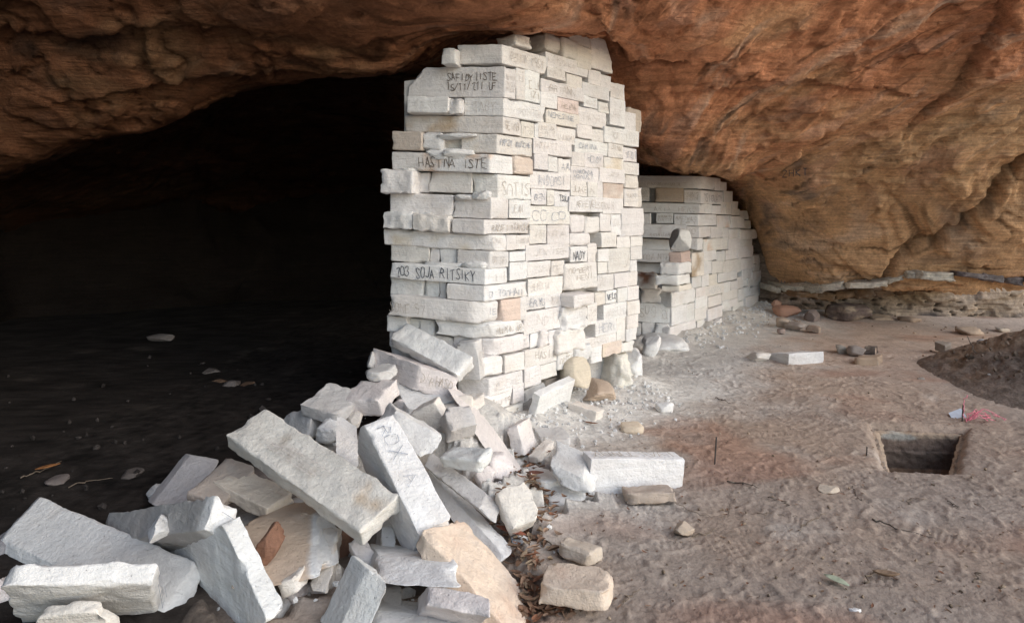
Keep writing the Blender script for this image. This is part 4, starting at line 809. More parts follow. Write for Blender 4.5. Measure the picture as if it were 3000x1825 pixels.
def seg_step(pts, px, py, wid, reach):
    """signed step across a crack line drawn through image points: +1 above, fading with distance"""
    best = np.full(len(px), 1e9); sg = np.zeros(len(px))
    jag = 14*perlin(np.stack([px/60, py/60, 0*px+3.3], 1))+6*perlin(np.stack([px/19, py/19, 0*px+7.7], 1))
    for (x0, y0), (x1, y1) in zip(pts, pts[1:]):
        dx, dy = x1-x0, y1-y0; l2 = dx*dx+dy*dy; t = np.clip(((px-x0)*dx+(py-y0)*dy)/l2, 0, 1)
        ex, ey = px-(x0+t*dx), py-(y0+t*dy); d = np.hypot(ex, ey); c = dx*ey-dy*ex
        m = d < best; best[m] = d[m]; sg[m] = -np.sign(c[m])
    d = best*sg+jag
    return sstep(-wid, wid, d)*2-1, np.exp(-np.abs(d)/reach), d
disp = np.zeros(len(P)); crack = np.zeros(len(P))
PN = P*V(1, 1, 1.0)
warp = np.stack([fbm(PN*.9+5, 3), fbm(PN*.9+25, 3), fbm(PN*.9+45, 3)], 1)
right = sstep(1650, 2250, PX)
kk = (.10+.34*sstep(.9, 2.4, PN[:, 2]))*right
bed = PN[:, 2]*(1-.1*right)-(PN[:, 0]-1.6)*kk+.10*warp[:, 0]+.45*(PN[:, 1]-5.5)*(1-right)
aln = PN[:, 0]*.9+PN[:, 2]*.35*right
disp += .055*fbm(PN*.75+3, 3)+.05*fbm(np.stack([aln*.55, PN[:, 1]*.5, bed*2.2], 1)+8, 3)
# broken plates: terraced noise drawn out along the bedding, with sharp lips
def terr(t, k): return np.floor(t)+sstep(k, 1.0, t-np.floor(t))
disp += .042*terr(fbm(np.stack([aln*.55, PN[:, 1]*.7, bed*1.5], 1)+warp*.35+11, 4)*6, .9)
disp += .016*terr(fbm(np.stack([aln*1.5, PN[:, 1]*1.5, bed*4.2], 1)+warp*.6+31, 4)*6, .85)*(.35+.65*sstep(-.1, .3, fbm(PN*.8+61, 2)))
# bedding ribs
rib = sstep(-.15, .25, fbm(PN*V(.7, .7, 1.0)+60, 2))
disp += .018*fbm(np.stack([aln*.6, PN[:, 1]*.6, bed*8], 1), 3)+(.007+.014*rib)*fbm(np.stack([aln*.9, PN[:, 1]*.9, bed*26], 1), 3)
hatch = fbm(np.stack([(PN[:, 0]*.75+PN[:, 2]*.66)*1.6, PN[:, 1]*2, (PN[:, 2]*.75-PN[:, 0]*.66)*34], 1), 2)
disp += .008*hatch*sstep(.05, .3, fbm(PN*.8+64, 2))*right
disp += .008*fbm(PN*8+2, 4)+.010*terr(fbm(np.stack([aln*3.2, PN[:, 1]*3, bed*8], 1)+warp*.8+211, 4)*5, .85)*sstep(-.1, .25, fbm(PN*1.1+221, 2))
disp *= 1-.8*np.exp(-(((PX-1930)/110)**2+((PY-400)/130)**2))
n1 = fbm(np.stack([aln*.55, PN[:, 1]*.6, bed*1.9], 1)+warp*.5+111, 4); cm = sstep(.0, .25, fbm(PN*.6+131, 2)+.1)
c1 = np.exp(-(n1/.010)**2)*cm; n2 = fbm(np.stack([aln*1.3, PN[:, 1]*1.2, bed*1.3], 1)+warp*.9+141, 4); c2 = np.exp(-(n2/.007)**2)*sstep(.05, .3, fbm(PN*.9+151, 2))
disp -= .028*c1+.018*c2; crack = np.maximum(crack, .8*c1); crack = np.maximum(crack, .6*c2)
lines = [([(2075, 270), (2200, 262), (2430, 252), (2560, 274), (2655, 282)], 5, 70, .075),
         ([(1890, 440), (1930, 470), (2000, 498), (2120, 514), (2250, 508), (2330, 470), (2400, 415)], 6, 120, .09),
         ([(2110, 200), (2180, 232), (2300, 240), (2400, 210), (2520, 130)], 6, 80, .05),
         ([(1830, 180), (1960, 168), (2080, 120), (2150, 92)], 5, 110, .06),
         ([(2380, 420), (2410, 390), (2400, 330), (2440, 290)], 5, 60, .05),
         ([(2150, 430), (2140, 390), (2250, 345), (2380, 330)], 5, 60, .05),
         ([(2300, 720), (2380, 760), (2480, 800), (2560, 812)], 5, 60, .05),
         ([(2560, 640), (2640, 560), (2700, 500), (2680, 430)], 5, 70, .045),
         ([(60, 110), (240, 120), (400, 92), (700, 110)], 7, 90, .07), ([(60, 205), (140, 150), (250, 130)], 5, 50, .06),
         ([(420, 165), (440, 230), (500, 258), (620, 240), (760, 226)], 5, 70, .07), ([(430, 160), (560, 152), (690, 200)], 5, 60, -.04),
         ([(200, 300), (420, 280), (560, 240)], 6, 80, .05), ([(700, 220), (900, 214), (1130, 212)], 5, 60, .05)]
for pts, wid, reach, amp in lines:
    s, fall, d = seg_step(pts, PX, PY, wid, reach); disp += amp*.5*s*fall; crack = np.maximum(crack, np.exp(-(d/(wid*1.0))**2)*.5)
for pts, wid, dep in [([(3060, 430), (2960, 520), (2880, 600), (2750, 700), (2640, 770), (2570, 835)], 8, .13), ([(2965, -40), (2930, 60), (2890, 150), (2800, 260), (2720, 350)], 7, .07),
                      ([(1795, 120), (1840, 190), (1900, 205), (2010, 190)], 8, .13), ([(2650, 820), (2560, 850), (2700, 690)], 6, .06)]:
    s, fall, d = seg_step(pts, PX, PY, 14, 130); g = np.exp(-(d/wid)**2)
    disp += .05*s*fall-dep*g; crack = np.maximum(crack, g*.8)
PN2 = P+np.outer(disp, V(0, -.55, -.83))
# pigments: red iron staining above, ochre below right, pale and black patches
RED = V(.55, .25, .135); OCH = V(.66, .405, .225); PALE = V(.62, .47, .36); DARK = V(.12, .092, .075); PNK = V(.56, .33, .24)
och = sstep(.30, .75, (PY-120)/700+.35*(PX-2100)/900*(PX > 1700)+.45*fbm((PN+warp*.4)*V(.6, .8, 1.6)+71, 4))*sstep(1600, 2000, PX)
och = np.maximum(och, .55*sstep(.1, .4, fbm(PN*V(.9, 1.2, 1.8)+81, 4)))
colr = RED*(1-och)[:, None]+OCH*och[:, None]
band = fbm(np.stack([aln*.5, PN[:, 1]*.5, bed*11], 1)+91, 4)
m = (sstep(.12, .4, band)*.55)[:, None]; colr = colr*(1-m)+colr*V(.52, .46, .42)*m
m = (sstep(.15, .45, fbm(np.stack([aln*.6, PN[:, 1]*.6, bed*8], 1)+13, 4))*.5)[:, None]; colr = colr*(1-m)+PALE*m
m = (sstep(.16, .42, fbm(np.stack([aln*.9, PN[:, 1], bed*3.5], 1)+23, 4))*.45)[:, None]; colr = colr*(1-m)+PNK*m
m = (sstep(.26, .5, fbm(np.stack([aln*1.0, PN[:, 1]*1.2, bed*6], 1)+warp*.3+33, 5))*.7)[:, None]; colr = colr*(1-m)+DARK*m
blk = 1.3*sstep(-.05, .4, fbm(np.stack([aln*.5, PN[:, 1], bed*12], 1)+43, 5))*sstep(560, 640, PY)*sstep(800, 720, PY)*sstep(1900, 2150, PX)*.65
colr = colr*(1-blk[:, None])+DARK*1.3*blk[:, None]
thin = sstep(.22, .34, fbm(np.stack([aln*.8, PN[:, 1]*.8, bed*24], 1)+161, 3))*sstep(-.05, .25, fbm(PN*.9+171, 2)); colr = colr*(1-.6*thin)[:, None]
gry = (sstep(.2, .45, fbm(np.stack([aln*1.1, PN[:, 1], bed*7], 1)+181, 4))*.3*right)[:, None]; colr = colr*(1-gry)+V(.30, .28, .26)*gry
colr = colr*(1-.6*np.clip(crack, 0, 1))[:, None]
chamber_shade = sstep(1500, 900, PX)*.54+.5*sstep(5.4, 6.2, P[:, 1])*(P[:, 0] < .5)   # shade of the chamber and left roof painted into the rock colour
colr = np.clip(colr*(1+.12*right)[:, None], 0, .8)*(1-np.clip(chamber_shade, 0, .9))[:, None]
rf = grid_faces(len(gx), len(gy))[:, ::-1].copy()
rf = rf[P[rf[:, 0], 1] > np.interp(P[rf[:, 0], 0], [-4, 0, 1.5, 3.2], [-1, -.5, 1.2, 3.6])+.3*fbm(P[rf[:, 0]]*.8, 3)]   # drip line; unseen roof drawn forward overhead to shade the foreground
rf = rf[P[rf[:, 0], 0] < .95*P[rf[:, 0], 1]+.45+.25*fbm(P[rf[:, 0]]*.7+9, 3)]   # the open mouth on the right
rf = rf[~((PX[rf[:, 0]] > 2235) & (PY[rf[:, 0]] > 850) & (P[rf[:, 0], 1] > 6))]
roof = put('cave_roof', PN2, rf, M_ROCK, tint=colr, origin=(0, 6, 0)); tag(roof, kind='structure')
# ---- recessed, pitted foot of the cliff
bx = np.linspace(2.6, 9.0, 360); bz = np.linspace(-.3, 1.5, 90)
BX, BZ = np.meshgrid(bx, bz); q = np.stack([BX.ravel(), BZ.ravel()], 1)
base_y = np.interp(q[:, 0], [2.6, 3.9, 4.3, 5.0, 5.6, 6.4, 7.4, 9, 12.5], [11.2, 10.3, 9.75, 9.45, 9.15, 9.0, 8.85, 8.7, 8.5])
pp = np.stack([q[:, 0], base_y*0, q[:, 1]], 1)
pit = sstep(.18, .34, fbm(pp*V(9, 1, 20)+7, 2))*sstep(-.1, .2, fbm(pp*V(.9, 1, 1.5)+3, 2)+.12)
fold = fbm(pp*V(.9, 1, 1.6)+17, 3); tf = fold*6; trr = np.floor(tf)+sstep(.85, 1, tf-np.floor(tf))
yb = base_y+.22*np.clip(q[:, 1], 0, 1.5)-.05*trr+.05*pit+.03*fbm(pp*V(3, 1, 9)+5, 4)+.012*fbm(pp*14, 3)
bp = np.stack([q[:, 0], yb, q[:, 1]], 1)
bc = V(.50, .40, .315)*(1-.0)+np.zeros((len(q), 1)); mm = sstep(-.1, .3, fbm(pp*V(.7, 1, 1.2)+27, 3))[:, None]; bc = bc*(1-mm)+V(.47, .35, .23)*mm
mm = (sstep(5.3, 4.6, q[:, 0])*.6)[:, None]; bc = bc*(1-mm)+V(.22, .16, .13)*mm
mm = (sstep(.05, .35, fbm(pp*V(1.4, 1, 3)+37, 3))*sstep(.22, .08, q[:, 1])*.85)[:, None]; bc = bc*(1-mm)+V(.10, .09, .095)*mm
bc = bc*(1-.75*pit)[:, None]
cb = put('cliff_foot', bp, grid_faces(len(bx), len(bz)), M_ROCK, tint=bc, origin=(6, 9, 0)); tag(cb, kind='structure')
# white mineral crust hanging as a broken ledge under the overhang, and the jointed slab below it
def crust(pts, name, tint, zth, dep, seed, gap=.02):
    bag = Bag(); rg = np.random.default_rng(seed)
    for (x0, y0, Y0), (x1, y1, Y1) in zip(pts, pts[1:]):
        n = max(1, int(abs(x1-x0)/rg.uniform(26, 80)))
        for k in range(n):
            a, b = k/n, (k+1)/n
            A = at(x0+(x1-x0)*a, y0+(y1-y0)*a+rg.normal()*4, Y0+(Y1-Y0)*a); B = at(x0+(x1-x0)*b, y0+(y1-y0)*b+rg.normal()*4, Y0+(Y1-Y0)*b)
            d = (B-A)*.5*gap; A = A+d; B = B-d; c = np.zeros((2, 2, 2, 3)); t = zth*rg.uniform(.55, 1.35); dd = rg.uniform(-.09, .05)
            for i, q_ in enumerate((A, B)):
                for j in (0, 1):
                    for kk in (0, 1): c[i, j, kk] = q_+V(0, j*dep+dd*(1-j), (kk-.5)*t)
            v, f, tt = hexa(c, step=.04, r=.03, rough=.03, chips=12, chipd=1.6, seed=seed*50+len(bag.f) % 997, tint=tint*rg.uniform(.8, 1.05)); bag.add(v, f, tt)
    o = bag.put(name, M_ROCK); return tag(o, kind='structure')
crust([(2250, 852, 9.75), (2400, 846, 8.85), (2480, 838, 8.62), (2590, 826, 8.4), (2660, 812, 8.2), (2690, 806, 8.1), (2800, 808, 7.95)], 'mineral_crust', V(.72, .66, .56), .085, .5, 3)
crust([(2800, 806, 7.95), (2880, 812, 7.9), (3010, 822, 7.8), (3200, 826, 7.8)], 'mineral_crust', V(.22, .19, .19), .07, .5, 5, .06)
crust([(2330, 862, 9.1), (2450, 866, 8.9), (2560, 862, 8.7), (2680, 846, 8.55), (2830, 830, 8.4)], 'jointed_ledge', V(.24, .15, .085), .10, .7, 7, .01)
# ---- back rock of the chamber, with an unseen left run added to block light
def rockwall(name, pts, z0, z1, amp, tint, n=160, m=50):
    pts = np.array(pts, float); s = np.concatenate([[0], np.cumsum(np.linalg.norm(np.diff(pts, axis=0), axis=1))])
    u = np.linspace(0, s[-1], n); x = np.interp(u, s, pts[:, 0]); y = np.interp(u, s, pts[:, 1]); z = np.linspace(z0, z1, m)
    U, Z = np.meshgrid(np.arange(n), z); p = np.stack([x[U], y[U], Z], 2).reshape(-1, 3)
    p = p+amp*np.stack([fbm(p*.8+4, 4), fbm(p*.8+14, 4), 0*p[:, 0]], 1)
    o = put(name, p, grid_faces(n, m), M_ROCK, tint=tint, origin=(*pts.mean(0), 0)); return tag(o, kind='structure')
rockwall('chamber_wall_light_block', [(5.5, 11.6), (2, 11.8), (-2, 11.6), (-5, 11), (-7.2, 9), (-8.2, 6), (-8.4, 3), (-8.0, 0), (-7.2, -3), (-6.2, -5)], -.5, 5.5, .9, V(.016, .012, .010))  # near-black tint paints the chamber's darkness into the rock
# ------------------------------------------------------------------ ground
CELL = .035; _un = np.full((160, 200), 9.0)      # undersides of the fallen blocks, so that the buried rubble rises just to them
for v_ in UNDER:
    i_ = ((v_[:, 0]+3.2)/CELL).astype(int); j_ = ((v_[:, 1]-1.4)/CELL).astype(int); ok = (i_ >= 1) & (i_ < 159) & (j_ >= 1) & (j_ < 199)
    for a_ in (-1, 0, 1):
        for b_ in (-1, 0, 1): np.minimum.at(_un, (i_[ok]+a_, j_[ok]+b_), v_[ok, 2])
def under(x, y):
    i_ = ((x+3.2)/CELL).astype(int); j_ = ((y-1.4)/CELL).astype(int); ok = (i_ >= 0) & (i_ < 160) & (j_ >= 0) & (j_ < 200)
    out = np.full(len(x), 9.0); out[ok] = _un[i_[ok], j_[ok]]; return out
def in_pile(x, y):
    """height of the buried rubble under the heap"""
    h = .30*np.exp(-(((x+.55)/.75)**2+((y-3.45)/.55)**2))+.22*np.exp(-(((x+.35)/.45)**2+((y-4.0)/.35)**2))+.10*np.exp(-(((x+.8)/.9)**2+((y-2.65)/.45)**2))
    return np.minimum(h*.9, np.maximum(under(x, y)+.004, 0))
hx = spaced([(-45, -9, 3), (-9, -3, .15), (-3, -.6, .024), (-.6, 3.4, .0115), (3.4, 7.5, .02), (7.5, 12, .15), (12, 60, 3)])
hy = spaced([(-40, -2, 2), (-2, 2.1, .15), (2.1, 5.0, .0115), (5.0, 7.0, .0135), (7.0, 10.2, .03), (10.2, 14, .15), (14, 40, 2)])
GX, GY = np.meshgrid(hx, hy); x = GX.ravel(); y = GY.ravel()
p3 = np.stack([x, y, 0*x], 1)
gh = .022*fbm(p3*.9+3, 3)+.006*fbm(p3*4+8, 4)+in_pile(x, y)
gh += .06*sstep(8.3, 9.4, y+.12*(x-5))*(x > 3)
# footprints trodden over one another
rg = np.random.default_rng(77); tread = np.zeros(len(x)).reshape(GX.shape)
def stampfoot(cx, cy, ang, ln, kind, dep):
    i0, i1 = np.searchsorted(hx, [cx-.2, cx+.2]); j0, j1 = np.searchsorted(hy, [cy-.2, cy+.2])
    if i1-i0 < 4 or j1-j0 < 4: return
    X, Y = GX[j0:j1, i0:i1]-cx, GY[j0:j1, i0:i1]-cy; c, s = math.cos(ang), math.sin(ang); u = (X*c+Y*s)/ln; v = (-X*s+Y*c)/ln
    w = .165+.035*np.cos((u-.22)*6.5)-.055*np.exp(-((u+.12)/.12)**2)
    inside = sstep(.0, .06, np.minimum(w-np.abs(v), .5-np.abs(u)+0*v))
    if kind == 0: pat = np.sin(u*62+np.abs(v)*40)
    elif kind == 1: pat = np.sign(np.sin(u*44))*np.cos(v*30)
    elif kind == 2: pat = np.sin(u*70)
    elif kind == 3: pat = np.cos(np.hypot((u-.2)*1.0, v)*75)
    else: pat = np.sin(u*52)*np.sin(v*52)
    edge = np.exp(-((np.minimum(w-np.abs(v), .5-np.abs(u))+.02)/.03)**2)
    T = tread[j0:j1, i0:i1]; tread[j0:j1, i0:i1] = T*(1-inside*.85)+inside*dep*(-.6+.75*pat)+edge*dep*.5
for _ in range(1500):
    cy = 2.1+rg.beta(1.0, 1.5)*5.5; cx = rg.uniform(.15, 1.0*cy)
    stampfoot(cx, cy, rg.normal()*.9+rg.choice([0, math.pi])+.5, rg.uniform(.24, .31), rg.integers(5), rg.uniform(.0035, .0075))
for _ in range(160):
    cy = rg.uniform(2.8, 6.5); cx = rg.uniform(-3.5, -1.2)*cy/5
# white dust banked against the feet of the walls
def seg_d(ax, ay, bx_, by):
    dx, dy = bx_-ax, by-ay; t = np.clip(((x-ax)*dx+(y-ay)*dy)/(dx*dx+dy*dy), 0, 1); return np.hypot(x-ax-t*dx, y-ay-t*dy)
dw = np.minimum(seg_d(-.14, 4.25, 1.05, 5.5), seg_d(1.75, 7.3, 4.3, 10.4)); dw2 = seg_d(1.25, 6.9, 2.6, 8.3)
gh = gh+tread.ravel()*(1-.6*np.exp(-(np.minimum(dw, dw2)/.5)**2))*sstep(-.1, .5, x)*sstep(8.5, 6.5, y)
gh += .0025*fbm(p3*26+1, 3)*sstep(9, 6, y)+(.012*np.abs(fbm(p3*9+11, 3))+.02*np.maximum(fbm(p3*3.3+19, 3)-.1, 0))*sstep(-.3, -1.0, x)
gh += .13*np.exp(-(np.minimum(dw, dw2)/.34)**2)*(.6+.8*fbm(p3*2.5+9, 3))
# the square test pit
PITP = [(2560, 1240), (2822, 1252), (2792, 1378), (2598, 1366)]
pc = [atz(a, b, 0)[:2] for a, b in PITP]
inp = np.full(len(x), 1e9)
for (ax_, ay_), (bx_, by_) in zip(pc, pc[1:]+pc[:1]):
    dx, dy = bx_-ax_, by_-ay_; l = math.hypot(dx, dy); inp = np.minimum(inp, -(dx*(y-ay_)-dy*(x-ax_))/l*1.0)
inp = inp+.016*fbm(p3*7+3, 3)
near = (x > 2) & (x < 6.5) & (y > 3.5) & (y < 8)
inp = np.where(near, inp, -1)
gh = gh-.06*sstep(-.05, .03, inp)-.44*sstep(.005, .035, inp)-.03*np.exp(-np.maximum(-inp, 0)/.05)*near*(inp < 0)
gz = gh
# pigments of the ground, with the chamber's shade painted in
SAND = V(.43, .33, .26); SANDG = V(.40, .33, .28); DUST = V(.80, .775, .73); REDS = V(.40, .19, .12); DRK = V(.036, .030, .027)
g1 = sstep(-.3, .35, fbm(p3*.8+40, 4))[:, None]; gc = SAND*g1+SANDG*(1-g1)
far_ = sstep(4.2, 7.0, y)[:, None]; gc = gc*(1-far_*.6)+V(.74, .575, .46)*far_*.6  # far sand painted lighter to stand for the stronger light there
n_d = fbm(p3*2.2+50, 4)
dd = np.minimum(dw, dw2); du = np.clip(1.5*np.exp(-(dw/.62)**2)+1.3*np.exp(-(np.minimum(dw2, seg_d(1.75, 7.3, 4.3, 10.4))/1.0)**2)+1.0*np.exp(-(((x-1.75)/.7)**2+((y-6.3)/.8)**2))+.45*np.exp(-(dd/1.2)**2)+.7*n_d-.16, 0, 1)
gc = gc*(1-sstep(1.9, .5, y)[:, None])+V(.55, .46, .36)*sstep(1.9, .5, y)[:, None]  # unseen ground behind the camera made paler to bounce light onto the cliff
pile = np.clip(sstep(.02, .12, in_pile(x, y))+.9*np.exp(-(((x-.35)/.5)**2+((y-3.4)/.55)**2))+.35*n_d-.1, 0, 1)
du = np.maximum(du, pile)*.93
gc = gc*(1-du[:, None])+DUST*du[:, None]
rd = (sstep(.1, .5, fbm(p3*V(.9, 1.6, 1)+60, 3)+.55*np.exp(-(((x-1.15)/.35)**2+((y-4.3)/.45)**2))+.45*np.exp(-(((x-1.35)/.4)**2+((y-3.7)/.22)**2)))*.4*(1-du))[:, None]; gc = gc*(1-rd)+REDS*rd
gr = (sstep(.15, .5, fbm(p3*V(1.2, 2.4, 1)+66, 4))*.35*(1-du))[:, None]; gc = gc*(1-gr)+V(.24, .19, .155)*gr
ch = sstep(.35, -.35, x+.42*(y-3.0)+.75+.25*fbm(p3*1.5+70, 3))*sstep(2.6, 3.3, y+.3*fbm(p3*2, 2)+.0*x)   # trodden earth of the chamber, its deep shade painted in as near-black
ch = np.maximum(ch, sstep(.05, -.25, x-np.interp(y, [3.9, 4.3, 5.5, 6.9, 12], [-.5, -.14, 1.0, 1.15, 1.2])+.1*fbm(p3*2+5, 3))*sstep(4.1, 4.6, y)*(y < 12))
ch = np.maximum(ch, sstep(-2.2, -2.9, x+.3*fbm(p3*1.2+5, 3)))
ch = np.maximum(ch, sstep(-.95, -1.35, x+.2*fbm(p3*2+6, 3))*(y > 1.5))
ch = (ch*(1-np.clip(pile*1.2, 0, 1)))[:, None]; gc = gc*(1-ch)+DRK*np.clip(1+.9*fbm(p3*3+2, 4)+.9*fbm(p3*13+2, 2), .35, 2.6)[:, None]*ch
pm = sstep(.0, .02, inp)[:, None]; dz = gz
lay = np.where(dz > -.10, 0, np.where(dz > -.28, 1, 2))
lc = np.array([V(.30, .21, .145), V(.115, .08, .06), V(.30, .19, .11)])[lay]; lc = np.where((np.abs(dz+.2) < .012)[:, None], V(.22, .17, .13), lc)
gc = gc*(1-pm)+lc*pm
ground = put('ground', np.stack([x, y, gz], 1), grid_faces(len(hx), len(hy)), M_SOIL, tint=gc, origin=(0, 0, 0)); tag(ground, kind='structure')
_gxy = (hx, hy, gz.reshape(GX.shape))
def gz_at(px_, py_):
    i = min(np.searchsorted(hx, px_), len(hx)-1); j = min(np.searchsorted(hy, py_), len(hy)-1); return float(_gxy[2][j, i])
def gpt(px, py, dz=0.):
    p = atz(px, py, 0); p[2] = gz_at(p[0], p[1])+dz; return p
pv = []; pf = []; pt_ = []; cen = np.mean(pc, axis=0); ins = [V(*(q+(cen-q)/np.linalg.norm(cen-q)*.05), 0) for q in map(np.array, pc)]
loop = np.concatenate([np.linspace(ins[i], ins[(i+1) % 4], 60)[:-1] for i in range(4)]); nl = len(loop); zz = np.linspace(-.05, -.5, 40)
rnd = loop-V(*cen, 0)
ow = loop-V(*cen, 0); ow /= np.linalg.norm(ow, axis=1)[:, None]; p = loop+ow*.06; p[:, 2] = -.05; pv.append(p)
for z in zz:
    p = loop.copy(); p[:, 2] = z; inw = (V(*cen, 0)-loop); inw /= np.linalg.norm(inw, axis=1)[:, None]
    p += inw*(.02*fbm(p*6+4, 3)+.012*fbm(p*22+7, 3)+.05*(-z)*.3)[:, None]; pv.append(p)
pv = np.concatenate(pv); zn = pv[:, 2]+.012*fbm(pv*V(5, 5, 2)+3, 3)
lay = np.digitize(-zn, [.075, .17, .185, .30]); pt_ = np.array([V(.46, .35, .26), V(.27, .20, .16), V(.40, .31, .25), V(.22, .165, .13), V(.50, .34, .23)])[lay]
dp = np.exp(-(((pv[:, 0]-ins[0][0]-.13)/.14)**2+((zn+.075)/.028)**2))*(pv[:, 1] > cen[1]+.05); m_ = sstep(.35, .6, dp)[:, None]; pt_ = pt_*(1-m_)+V(.48, .45, .40)*m_
for k in range(len(zz)):
    for i in range(nl): pf.append((k*nl+i, k*nl+(i+1) % nl, (k+1)*nl+(i+1) % nl, (k+1)*nl+i))
tag(put('pit_sides', pv, np.array(pf), M_SOIL, tint=pt_, origin=(*cen, 0)), kind='structure')
# ---- heap of dug soil
HC = V(5.5, 5.45); na, nr = 150, 90
th = np.linspace(0, 2*math.pi, na, endpoint=False); rr = np.linspace(0, 1, nr)
TH, RR = np.meshgrid(th, rr); R0 = 1.5*(1+.09*np.cos(2*TH+.4)+.06*np.cos(5*TH+1))
hxx = HC[0]+RR*R0*np.cos(TH); hyy = HC[1]+RR*R0*np.sin(TH); q = np.stack([hxx.ravel(), hyy.ravel(), 0*hxx.ravel()], 1)
hz = .68*np.clip(1-RR, 0, 1)**.92*(1+.12*np.cos(3*TH))
hz = hz.ravel()+(.05*fbm(q*1.6+3, 4)+.07*np.abs(fbm(q*7+13, 3))+.02*np.maximum(fbm(q*22+1, 2), 0)*1.5)*sstep(1.02, .85, RR.ravel())-.03
hv = np.stack([q[:, 0], q[:, 1], hz], 1)
hf = []
for j in range(nr-1):
    for i in range(na): hf.append((j*na+i, j*na+(i+1) % na, (j+1)*na+(i+1) % na, (j+1)*na+i))
up = sstep(-.05, .25, fbm(q*1.2+21, 3)+.55*(q[:, 1]-HC[1])-.0*(q[:, 0]-HC[0]))[:, None]
heap = put('soil_heap', hv, np.array(hf), M_HEAP, tint=(V(.33, .265, .22)*(1-up)+V(.38, .27, .19)*up)*(1-sstep(.72, 1.0, RR.ravel()+.3*fbm(q*4+3, 4)))[:, None]+V(.40, .32, .265)*sstep(.72, 1.0, RR.ravel()+.3*fbm(q*4+3, 4))[:, None])
tag(heap, 'heap of dark dug-out soil with a lighter crest beside the square pit', 'soil heap')
# ------------------------------------------------------------------ small things lying about
def wob(pts, n=10, amp=.006, seed=0):
    pts = np.asarray(pts, float); rg = np.random.default_rng(seed); u = np.linspace(0, len(pts)-1, n); o = np.stack([np.interp(u, np.arange(len(pts)), pts[:, k]) for k in range(3)], 1)
    o[1:-1] += rg.normal(size=(n-2, 3))*amp*V(1, 1, .5); return o
def twig(label, pix, rad=.004, mat=None, seed=1, lift=.003, name='twig', group='twigs scattered on the sand', amp=.008):
    p = [gpt(a, b, lift+rad) for a, b in pix]; p = wob(p, 4*len(p), amp, seed)
    v, f = tubemesh(p, rad*.75*np.linspace(1, .45, len(p)), 6); return tag(put(name, v, f, mat or M_TWIG), label, 'twig', group)
twig('dark bent twig on the sand right of the block with slanting cuts', [(2130, 1412), (2180, 1420), (2222, 1437)], .006, M_DARKTWIG, 3)
twig('thin curved twig below the dark bent twig', [(2250, 1462), (2290, 1472), (2312, 1488)], .004, M_DARKTWIG, 4)
twig('long dark twig lying in the middle right of the trampled sand', [(2556, 1523), (2620, 1545), (2740, 1570)], .006, M_DARKTWIG, 5)
twig('crooked pale twig left of the long dark twig', [(2340, 1562), (2370, 1535), (2420, 1511)], .0045, M_TWIG, 6)
twig('pale twig beside the small squarish brown stone', [(2028, 1574), (2060, 1566), (2096, 1556)], .005, M_TWIG, 7)
twig('short forked pale twig near the dry curled leaf', [(2534, 1710), (2552, 1690), (2600, 1670)], .005, M_TWIG, 8)
twig('short twig at the lower right of the sand', [(2852, 1708), (2868, 1694), (2866, 1678)], .004, M_TWIG, 9)
twig('thin twig below the pale grey flat stone', [(2498, 1428), (2510, 1450), (2524, 1468)], .004, M_DARKTWIG, 10)
twig('hair-thin twig right of the peach-topped block', [(1826, 1776), (1850, 1752), (1878, 1734)], .003, M_TWIG, 11)
twig('dark twig pointing at the pit, left on the sand', [(2096, 1168), (2120, 1176), (2140, 1184)], .006, M_DARKTWIG, 12)
twig('long thin twig curving below the small squarish stone', [(2218, 1510), (2300, 1512), (2370, 1530)], .003, M_TWIG, 13)
twig('thin pale arc of twig above the long dark twig', [(2660, 1478), (2680, 1466), (2720, 1466)], .003, M_TWIG, 14)
twig('thin root lying left of the small squarish stone', [(1975, 1484), (2050, 1518), (2130, 1520), (2138, 1480)], .0025, M_TWIG, 15)
twig('short dark twig right of the thin pale arc', [(2776, 1472), (2800, 1484), (2812, 1492)], .004, M_DARKTWIG, 16)
twig('brown stick among the leaves pointing at the grey-brown block', [(1560, 1610), (1600, 1622), (1634, 1640)], .007, M_TWIG, 17)
twig('pale curved stick on the dark floor behind the dark-sided slab', [(200, 1432), (255, 1412), (330, 1403)], .005, M_TWIG, 18, group='twigs on the dark floor')
twig('pale stick on the dark floor at the far left', [(60, 1405), (110, 1388), (180, 1355)], .006, M_TWIG, 19, group='twigs on the dark floor')
# upright things
def rod(label, px, py0, py1, rad, mat, lean=0, name='iron_rod', cat='iron rod'):
    b = gpt(px, py1, -.02); t = at(px+lean, py0, (EYE)*F/(py1-HY)); v, f = tubemesh(np.linspace(b, t, 6), rad, 8)
    return tag(put(name, v, f, mat), label, cat)
rod('thin dark iron rod standing upright in the reddish sand', 2093, 1280, 1362, .0048, M_IRON, 6)
rod('short iron nail standing at the left corner of the pit', 2538, 1309, 1332, .0045, M_IRON, 2, 'iron_nail', 'nail')
rod('thin metal pin standing behind the pit, string tied to it', 2818, 1186, 1232, .005, M_IRON, 4, 'metal_pin', 'metal pin')
